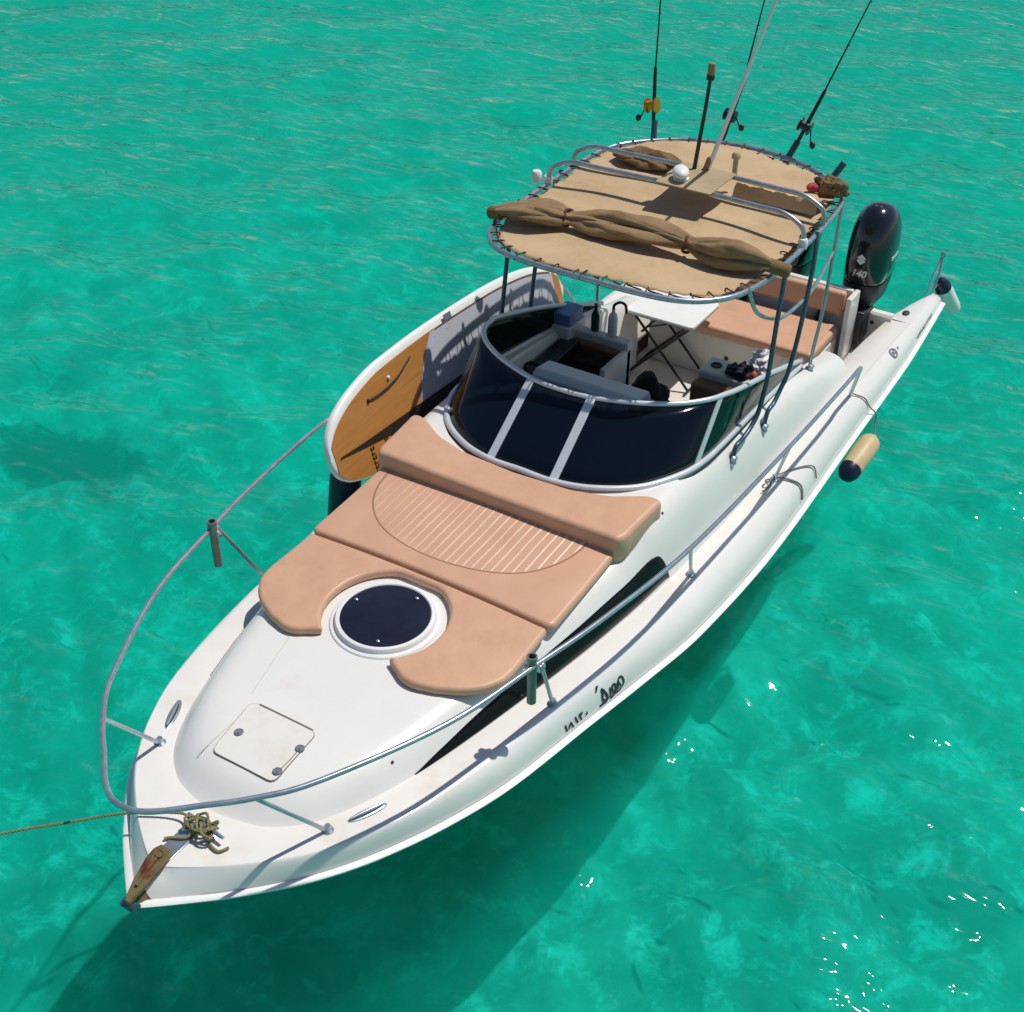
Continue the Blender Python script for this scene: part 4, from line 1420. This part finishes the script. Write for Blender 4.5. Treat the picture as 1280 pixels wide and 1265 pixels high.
# bow bollard cleat
mb = MB()
mb.lathe([(.04, 0), (.04, .01), (.02, .02), (.017, .05), (0, .05)], (3.30, .03, 1.155), 14); mb.lathe([(.04, 0), (.04, .01), (.02, .02), (.017, .05), (0, .05)], (3.31, .11, 1.155), 14)
mb.tube([(3.29, -.06, 1.21), (3.30, .03, 1.207), (3.31, .11, 1.207), (3.32, .21, 1.21)], [.009, .014, .014, .009], 10)
mb.build("bow_cleat", STEEL, boat)
rope = [(3.31, .12, 1.19)]
for k in range(34):
    a = k * .75
    rope.append((3.32 + .05 * math.sin(a * 1.3 + 1) + .012 * math.sin(a * 3.1), .06 + .075 * math.cos(a * 1.07) * (1 if k % 7 else 1.35), 1.205 + .028 * math.sin(a * 1.9) + .012))
rope += [(3.31, -.05, 1.215), (3.325, -.14, 1.20), (3.40, -.28, 1.185), (3.47, -.40, 1.17), (3.62, -.60, 1.13), (3.95, -1.0, 1.06), (4.9, -2.15, .72), (6.4, -4.0, .05), (8.0, -6.0, -.9)]
def laid(mb, path, R, pitch=.055, per=8):
    """three-strand laid rope along a path"""
    P = spline(path, 6)
    L_ = sum(float(np.linalg.norm(b - a)) for a, b in zip(P[:-1], P[1:]))
    P = resample(P, max(int(L_ / .009), 8))
    n_ = Vector(P[1] - P[0]).normalized().orthogonal().normalized()
    frames = []
    for i in range(len(P)):
        t_ = Vector(P[min(i + 1, len(P) - 1)] - P[max(i - 1, 0)]).normalized()
        n_ = (n_ - t_ * n_.dot(t_)).normalized()
        frames.append((Vector(P[i]), n_.copy(), t_.cross(n_)))
    for k in range(3):
        mb.tube([c + (u * math.cos(2 * math.pi * (i * .009 / pitch + k / 3)) + v * math.sin(2 * math.pi * (i * .009 / pitch + k / 3))) * R * .5 for i, (c, u, v) in enumerate(frames)], R * .56, 6)
    return mb


mb = MB(); laid(mb, rope, .0082)
mb.tube(spline([(3.34, .02, 1.20), (3.40, .03, 1.185), (3.45, -.05, 1.18), (3.47, -.07, 1.178)], 6), .0085, 8)
mb.tube(spline([(3.30, .10, 1.2), (3.36, .14, 1.18), (3.38, .22, 1.175), (3.33, .25, 1.172)], 6), .008, 8)
o = mb.build("mooring_rope", ROPE, None); base_at(o, (3.31, .06, 1.16))
tag(o, "weathered mooring rope knotted over the bow cleat and leading off over the water", "rope")

# --- folding table and cockpit clutter ---------------------------------------------------------------
tb = empty("folding_table")
tag(tb, "white-topped folding table on crossed black legs in front of the stern bench", "table")
mb = MB(); mb.prism(rrect(-3.52, -.55, .29, .335, .05), 1.13, 1.155)
mb.build("table_top", WHITE, tb, bevel=.006)
mb = MB(); mb.tube([(x, y, 1.128) for x, y in rrect(-3.52, -.55, .285, .33, .05)], .008, 6, True)
mb.build("rim", STEEL, tb)
for x in (-3.34, -3.68):
    for y0, y1 in ((-.86, -.24), (-.24, -.86)):
        mb = MB(); mb.tube([(x + (.02 if y0 < y1 else -.02), y0, 1.12), (x + (.02 if y0 < y1 else -.02), y1, .47)], .0125, 8)
        mb.build("leg", BLACK, tb)
for y, z in ((-.24, .468), (-.86, .468), (-.395, .98), (-.705, .98), (-.55, .80)):
    mb = MB(); mb.tube([(-3.76, y, z), (-3.24, y, z)], .0115, 8)
    mb.build("cross_bar", BLACK, tb)
mb = MB()
mb.tube([(-3.34, -.705, .98), (-3.68, -.395, .98)], .009, 6)
mb.build("tie_bar", BLACK, tb)
rebase(tb, (-3.52, -.55, .45))

mb = MB(); mb.lathe([(0, 0), (.034, .004), (.036, .02), (.036, .14), (.016, .19), (.014, .235), (.017, .24), (0, .245)], (-2.24, -.66, 1.452), 18)
o = mb.build("bottle", GREENB, None); base_at(o, (-2.24, -.66, 1.452)); tag(o, "dark green bottle standing on the helm seat's grey top", "bottle")
mb = MB(); mb.lathe([(0, 0), (.038, .004), (.04, .02), (.04, .15), (.03, .19), (.014, .21), (.014, .235), (0, .24)], (-2.24, -.50, 1.452), 18)
o = mb.build("bottle", GREYW, None); tag(o, "pale grey bottle with a dark pump top beside the green bottle", "bottle")
mb = MB(); mb.tube(spline([(-2.24, -.50, 1.685), (-2.25, -.50, 1.72), (-2.29, -.47, 1.735), (-2.33, -.44, 1.70), (-2.335, -.43, 1.63)], 6), .012, 10)
c_ = mb.build("pump_top", BLACK, o)
mb = MB(); mb.prism(rrect(-2.20, -.90, .12, .085, .02), 1.50, 1.60)
o = mb.build("storage_box", BLUEC, None, bevel=.008); base_at(o, (-2.2, -.9, 1.5)); tag(o, "small blue box on the far end of the helm seat's top", "box")
mb = MB(); mb.prism(rrect(-2.20, -.90, .15, .10, .02), 1.38, 1.498)
mb.build("side_shelf", GREYW, boat, bevel=.006)
o = roll("duffel_bag", [(-2.35, -.19, .47), (-2.36, -.19, .8), (-2.36, -.19, 1.0), (-2.37, -.18, 1.12)], [.12, .155, .165, .155, .06], 21, BLACKC, .14, 1)
base_at(o, (-2.35, -.19, .45)); tag(o, "black upright bag standing on the cockpit floor between the two seats", "bag")
o = roll("cloth", [(-2.06, -.84, 1.08), (-1.98, -.72, 1.14), (-2.02, -.56, 1.20), (-2.0, -.46, 1.14)], [.05, .13, .17, .16, .06], 31, BLACKC, .5, 1)
base_at(o, (-2.0, -.6, .97)); tag(o, "black jacket heaped on the helm seat cushion", "jacket")
o = roll("cloth", [(-2.20, .55, 1.50), (-2.16, .66, 1.52), (-2.20, .76, 1.51)], [.02, .07, .08, .06, .02], 41, NAVYC, .5, .7)
base_at(o, (-2.2, .65, 1.48)); tag(o, "dark navy cloth crumpled on the companion seat beside the cup holder", "cloth")
o = roll("plastic_bag", [(-2.28, .72, 1.50), (-2.32, .78, 1.60), (-2.34, .80, 1.66)], [.04, .085, .085, .06, .02], 51, mat("white_plastic_bag_film", (.62, .62, .70, 1), .4), .4, 1)
base_at(o, (-2.3, .76, 1.48)); tag(o, "crumpled white plastic bag behind the navy cloth on the companion seat", "bag")
mb = MB(); mb.lathe([(0, 0), (.03, .003), (.03, .07), (.012, .10), (0, .105)], (-2.10, .80, 1.482), 14)
o = mb.build("bottle", ORANGE, None); base_at(o, (-2.1, .8, 1.482)); tag(o, "small orange bottle beside the white plastic bag", "bottle")
mb = MB(); mb.tube(spline([(-3.0, -.16, .50), (-2.85, -.22, .47), (-2.7, -.1, .47)], 6), .012, 8)

# =============================================================== sea
def struct(o):
    o["kind"] = 'structure'
    return o


# --- sea bed ------------------------------------------------------------------------------
DEPTH = -1.9
mb = MB()
def bed_z(x, y):
    z = DEPTH + .12 * math.sin(x * .31 + 1) * math.sin(y * .27)
    if abs(x) < 14 and abs(y) < 14:
        for k_, (fx, fy, am) in enumerate(((2.1, 1.3, .05), (-1.7, 2.6, .045), (4.1, -2.2, .03), (3.0, 4.7, .028), (-6.3, 3.8, .028), (7.4, 6.1, .024), (-9.1, 8.3, .02), (11.2, 9.0, .014), (14.1, -10.3, .010))):
            z += 1.25 * am * math.sin(fx * x + fy * y + k_ * 1.7 + 1.1 * math.sin(.9 * x - 1.2 * y + k_))
    return z


bx_ = np.concatenate([np.linspace(-140, -14, 40)[:-1], np.arange(-14, 14, .09), np.linspace(14, 90, 20)])
by_ = np.concatenate([np.linspace(-120, -14, 36)[:-1], np.arange(-14, 14, .09), np.linspace(14, 110, 20)])
mb.grid([[(x, y, bed_z(x, y)) for x in bx_] for y in by_])
m, t, p = new_mat("sandy_sea_bed")
L = t.links
tc = t.nodes.new("ShaderNodeTexCoord")
p.inputs["Roughness"].default_value = .95
p.inputs["Specular IOR Level"].default_value = 0


def noise(t, vec, scale, detail=6, rough=.6, dist=0.0):
    n_ = t.nodes.new("ShaderNodeTexNoise")
    n_.inputs["Scale"].default_value = scale; n_.inputs["Detail"].default_value = detail
    n_.inputs["Roughness"].default_value = rough; n_.inputs["Distortion"].default_value = dist
    t.links.new(vec, n_.inputs["Vector"])
    return n_.outputs["Fac"]


def ramp(t, fac, a, b, c0, c1):
    r = t.nodes.new("ShaderNodeMapRange"); r.interpolation_type = 'SMOOTHSTEP'
    r.inputs[1].default_value = a; r.inputs[2].default_value = b; r.inputs[3].default_value = c0; r.inputs[4].default_value = c1
    t.links.new(fac, r.inputs[0])
    return r.outputs[0]


def mixc(t, fac, a, b, blend='MIX'):
    n_ = t.nodes.new("ShaderNodeMix"); n_.data_type = 'RGBA'; n_.blend_type = blend
    for k, q in ((0, fac), (6, a), (7, b)):
        if isinstance(q, (tuple, float, int)): n_.inputs[k].default_value = q
        else: t.links.new(q, n_.inputs[k])
    return n_.outputs[2]


big = ramp(t, noise(t, tc.outputs["Object"], .22, 4, .6, .6), .35, .68, 0, 1)
med = ramp(t, noise(t, tc.outputs["Object"], .9, 7, .66, 0), .34, .68, 0, 1)
caustic_flecks = ramp(t, noise(t, tc.outputs["Object"], 2.6, 8, .74, .3), .47, .70, 0, 1)  # pale sand flecks, with caustic brightness painted into the bed colour
col = mixc(t, big, (.46, .49, .42, 1), (.69, .70, .61, 1))
col = mixc(t, med, (.26, .30, .26, 1), col)
col = mixc(t, caustic_flecks, col, (1.0, 1.0, .93, 1))
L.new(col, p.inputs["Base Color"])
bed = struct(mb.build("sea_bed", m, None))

# dark weed patch on the sand
mb = MB()
wx, wy = -1.84, -7.13
mb.grid([[(wx + a_, wy + b_, bed_z(wx + a_, wy + b_) + .10) for a_ in np.linspace(-1.1, 1.1, 24)] for b_ in np.linspace(-1.4, 1.4, 30)])
m, t, p = new_mat("dark_seaweed")
tc = t.nodes.new("ShaderNodeTexCoord")
mp = t.nodes.new("ShaderNodeMapping"); mp.inputs["Rotation"].default_value = (0, 0, math.radians(-28)); mp.inputs["Scale"].default_value = (2.1, 1.05, 0)
t.links.new(tc.outputs["Object"], mp.inputs[0])
ln = t.nodes.new("ShaderNodeVectorMath"); ln.operation = 'LENGTH'; t.links.new(mp.outputs[0], ln.inputs[0])
nn_ = noise(t, tc.outputs["Object"], 3.2, 7, .65, .3)
sb = t.nodes.new("ShaderNodeMath"); sb.operation = 'MULTIPLY_ADD'; sb.inputs[1].default_value = 2.6; sb.inputs[2].default_value = -.45
t.links.new(nn_, sb.inputs[0])
s2 = t.nodes.new("ShaderNodeMath"); s2.operation = 'SUBTRACT'
t.links.new(sb.outputs[0], s2.inputs[0]); t.links.new(ln.outputs["Value"], s2.inputs[1])
al = ramp(t, s2.outputs[0], -.5, .2, 0, .97)
p.inputs["Base Color"].default_value = (.010, .018, .014, 1); p.inputs["Roughness"].default_value = .9
t.links.new(al, p.inputs["Alpha"])
o = mb.build("seaweed", m, None)
base_at(o, (wx, wy, DEPTH)); tag(o, "dark seaweed patch on the pale sea bed out beyond the bow rail", "seaweed")
o["kind"] = "stuff"

# --- water surface -------------------------------------------------------------------------
gx = np.concatenate([-np.geomspace(22, 400, 26)[::-1][:-1], np.arange(-22, 9, .11), np.geomspace(9, 300, 24)[1:]])
gy = np.concatenate([-np.geomspace(20, 400, 26)[::-1][:-1], np.arange(-20, 9, .11), np.geomspace(9, 300, 24)[1:]])
X, Y = np.meshgrid(gx, gy)
Z = np.zeros_like(X)
wr = np.random.default_rng(4)
wind = math.atan2(-.42, -.70)
for k in range(46):
    lam = .45 * (2.6 / .45) ** wr.uniform(0, 1)
    th = wind + wr.normal(0, .65)
    kk = 2 * math.pi / lam
    amp = .024 / kk * wr.uniform(.5, 1.4)
    ph = wr.uniform(0, 6.28)
    a = kk * (X * math.cos(th) + Y * math.sin(th)) + ph + .8 * np.sin(.35 * X + k) + .8 * np.sin(.31 * Y - k)
    Z += amp * (np.sin(a) + .25 * np.sin(2 * a + .6))
far = np.clip((np.maximum(np.maximum(-X - 22, X - 9), np.maximum(-Y - 20, Y - 9))) / 8, 0, 1)
Z *= 1 - far
ny, nx = X.shape
me = bpy.data.meshes.new("water")
vv = np.stack([X.ravel(), Y.ravel(), Z.ravel()], 1)
ii = (np.arange(ny - 1)[:, None] * nx + np.arange(nx - 1)[None, :]).ravel()
ff = np.stack([ii, ii + 1, ii + nx + 1, ii + nx], 1)
me.from_pydata(vv.tolist(), [], ff.tolist())
me.polygons.foreach_set("use_smooth", np.ones(len(me.polygons), bool))
water = bpy.data.objects.new("water", me); C.objects.link(water); struct(water)
m = bpy.data.materials.new("sea_water"); m.use_nodes = True
t = m.node_tree; L = t.links
t.nodes.remove(t.nodes["Principled BSDF"])
tc = t.nodes.new("ShaderNodeTexCoord")
mp = t.nodes.new("ShaderNodeMapping"); mp.inputs["Rotation"].default_value = (0, 0, -wind); mp.inputs["Scale"].default_value = (1.6, .75, 1)
L.new(tc.outputs["Object"], mp.inputs[0])
n1 = noise(t, mp.outputs[0], 1.3, 2, .45, .3)
n2 = noise(t, mp.outputs[0], 3.6, 1, .45, .2)
n3 = noise(t, mp.outputs[0], 8.5, 0, .5, 0)
gust = ramp(t, noise(t, tc.outputs["Object"], .55, 3, .6, .4), .36, .64, .35, 1.15)
dn = t.nodes.new("ShaderNodeVectorMath"); dn.operation = 'DISTANCE'; dn.inputs[1].default_value = (1.0, 3.6, 0)     # extra ripples added off the port bow to catch more sun glints
L.new(tc.outputs["Object"], dn.inputs[0])
glint_boost = ramp(t, dn.outputs["Value"], .8, 3.8, .95, 0)
def mth(op, a, b):
    n_ = t.nodes.new("ShaderNodeMath"); n_.operation = op
    for k, q in enumerate((a, b)):
        if isinstance(q, (int, float)): n_.inputs[k].default_value = q
        else: L.new(q, n_.inputs[k])
    return n_.outputs[0]
gust = mth('ADD', gust, glint_boost)
h = mth('ADD', mth('ADD', mth('MULTIPLY', n1, .115), mth('MULTIPLY', n2, .055)), mth('MULTIPLY', mth('MULTIPLY', n3, gust), .0165))
bump = t.nodes.new("ShaderNodeBump"); bump.inputs["Strength"].default_value = 1.0; bump.inputs["Distance"].default_value = 1.0
L.new(h, bump.inputs["Height"])
tr = t.nodes.new("ShaderNodeBsdfTransparent"); tr.inputs[0].default_value = (.97, 1, 1, 1)
gl = t.nodes.new("ShaderNodeBsdfGlossy"); gl.inputs["Roughness"].default_value = .04
L.new(bump.outputs[0], gl.inputs["Normal"])
fr_ = t.nodes.new("ShaderNodeFresnel"); fr_.inputs[0].default_value = 1.33
L.new(bump.outputs[0], fr_.inputs["Normal"])
m2 = t.nodes.new("ShaderNodeMixShader")
L.new(fr_.outputs[0], m2.inputs[0]); L.new(tr.outputs[0], m2.inputs[1]); L.new(gl.outputs[0], m2.inputs[2])
L.new(m2.outputs[0], t.nodes["Material Output"].inputs[0])
vs = t.nodes.new("ShaderNodeVolumeScatter"); vs.inputs["Color"].default_value = (.02, 1, .86, 1); vs.inputs["Density"].default_value = .25
va = t.nodes.new("ShaderNodeVolumeAbsorption"); va.inputs["Color"].default_value = (.0, .974, .918, 1); va.inputs["Density"].default_value = 1.1
ad = t.nodes.new("ShaderNodeAddShader"); L.new(vs.outputs[0], ad.inputs[0]); L.new(va.outputs[0], ad.inputs[1])
L.new(ad.outputs[0], t.nodes["Material Output"].inputs["Volume"])
me.materials.append(m)
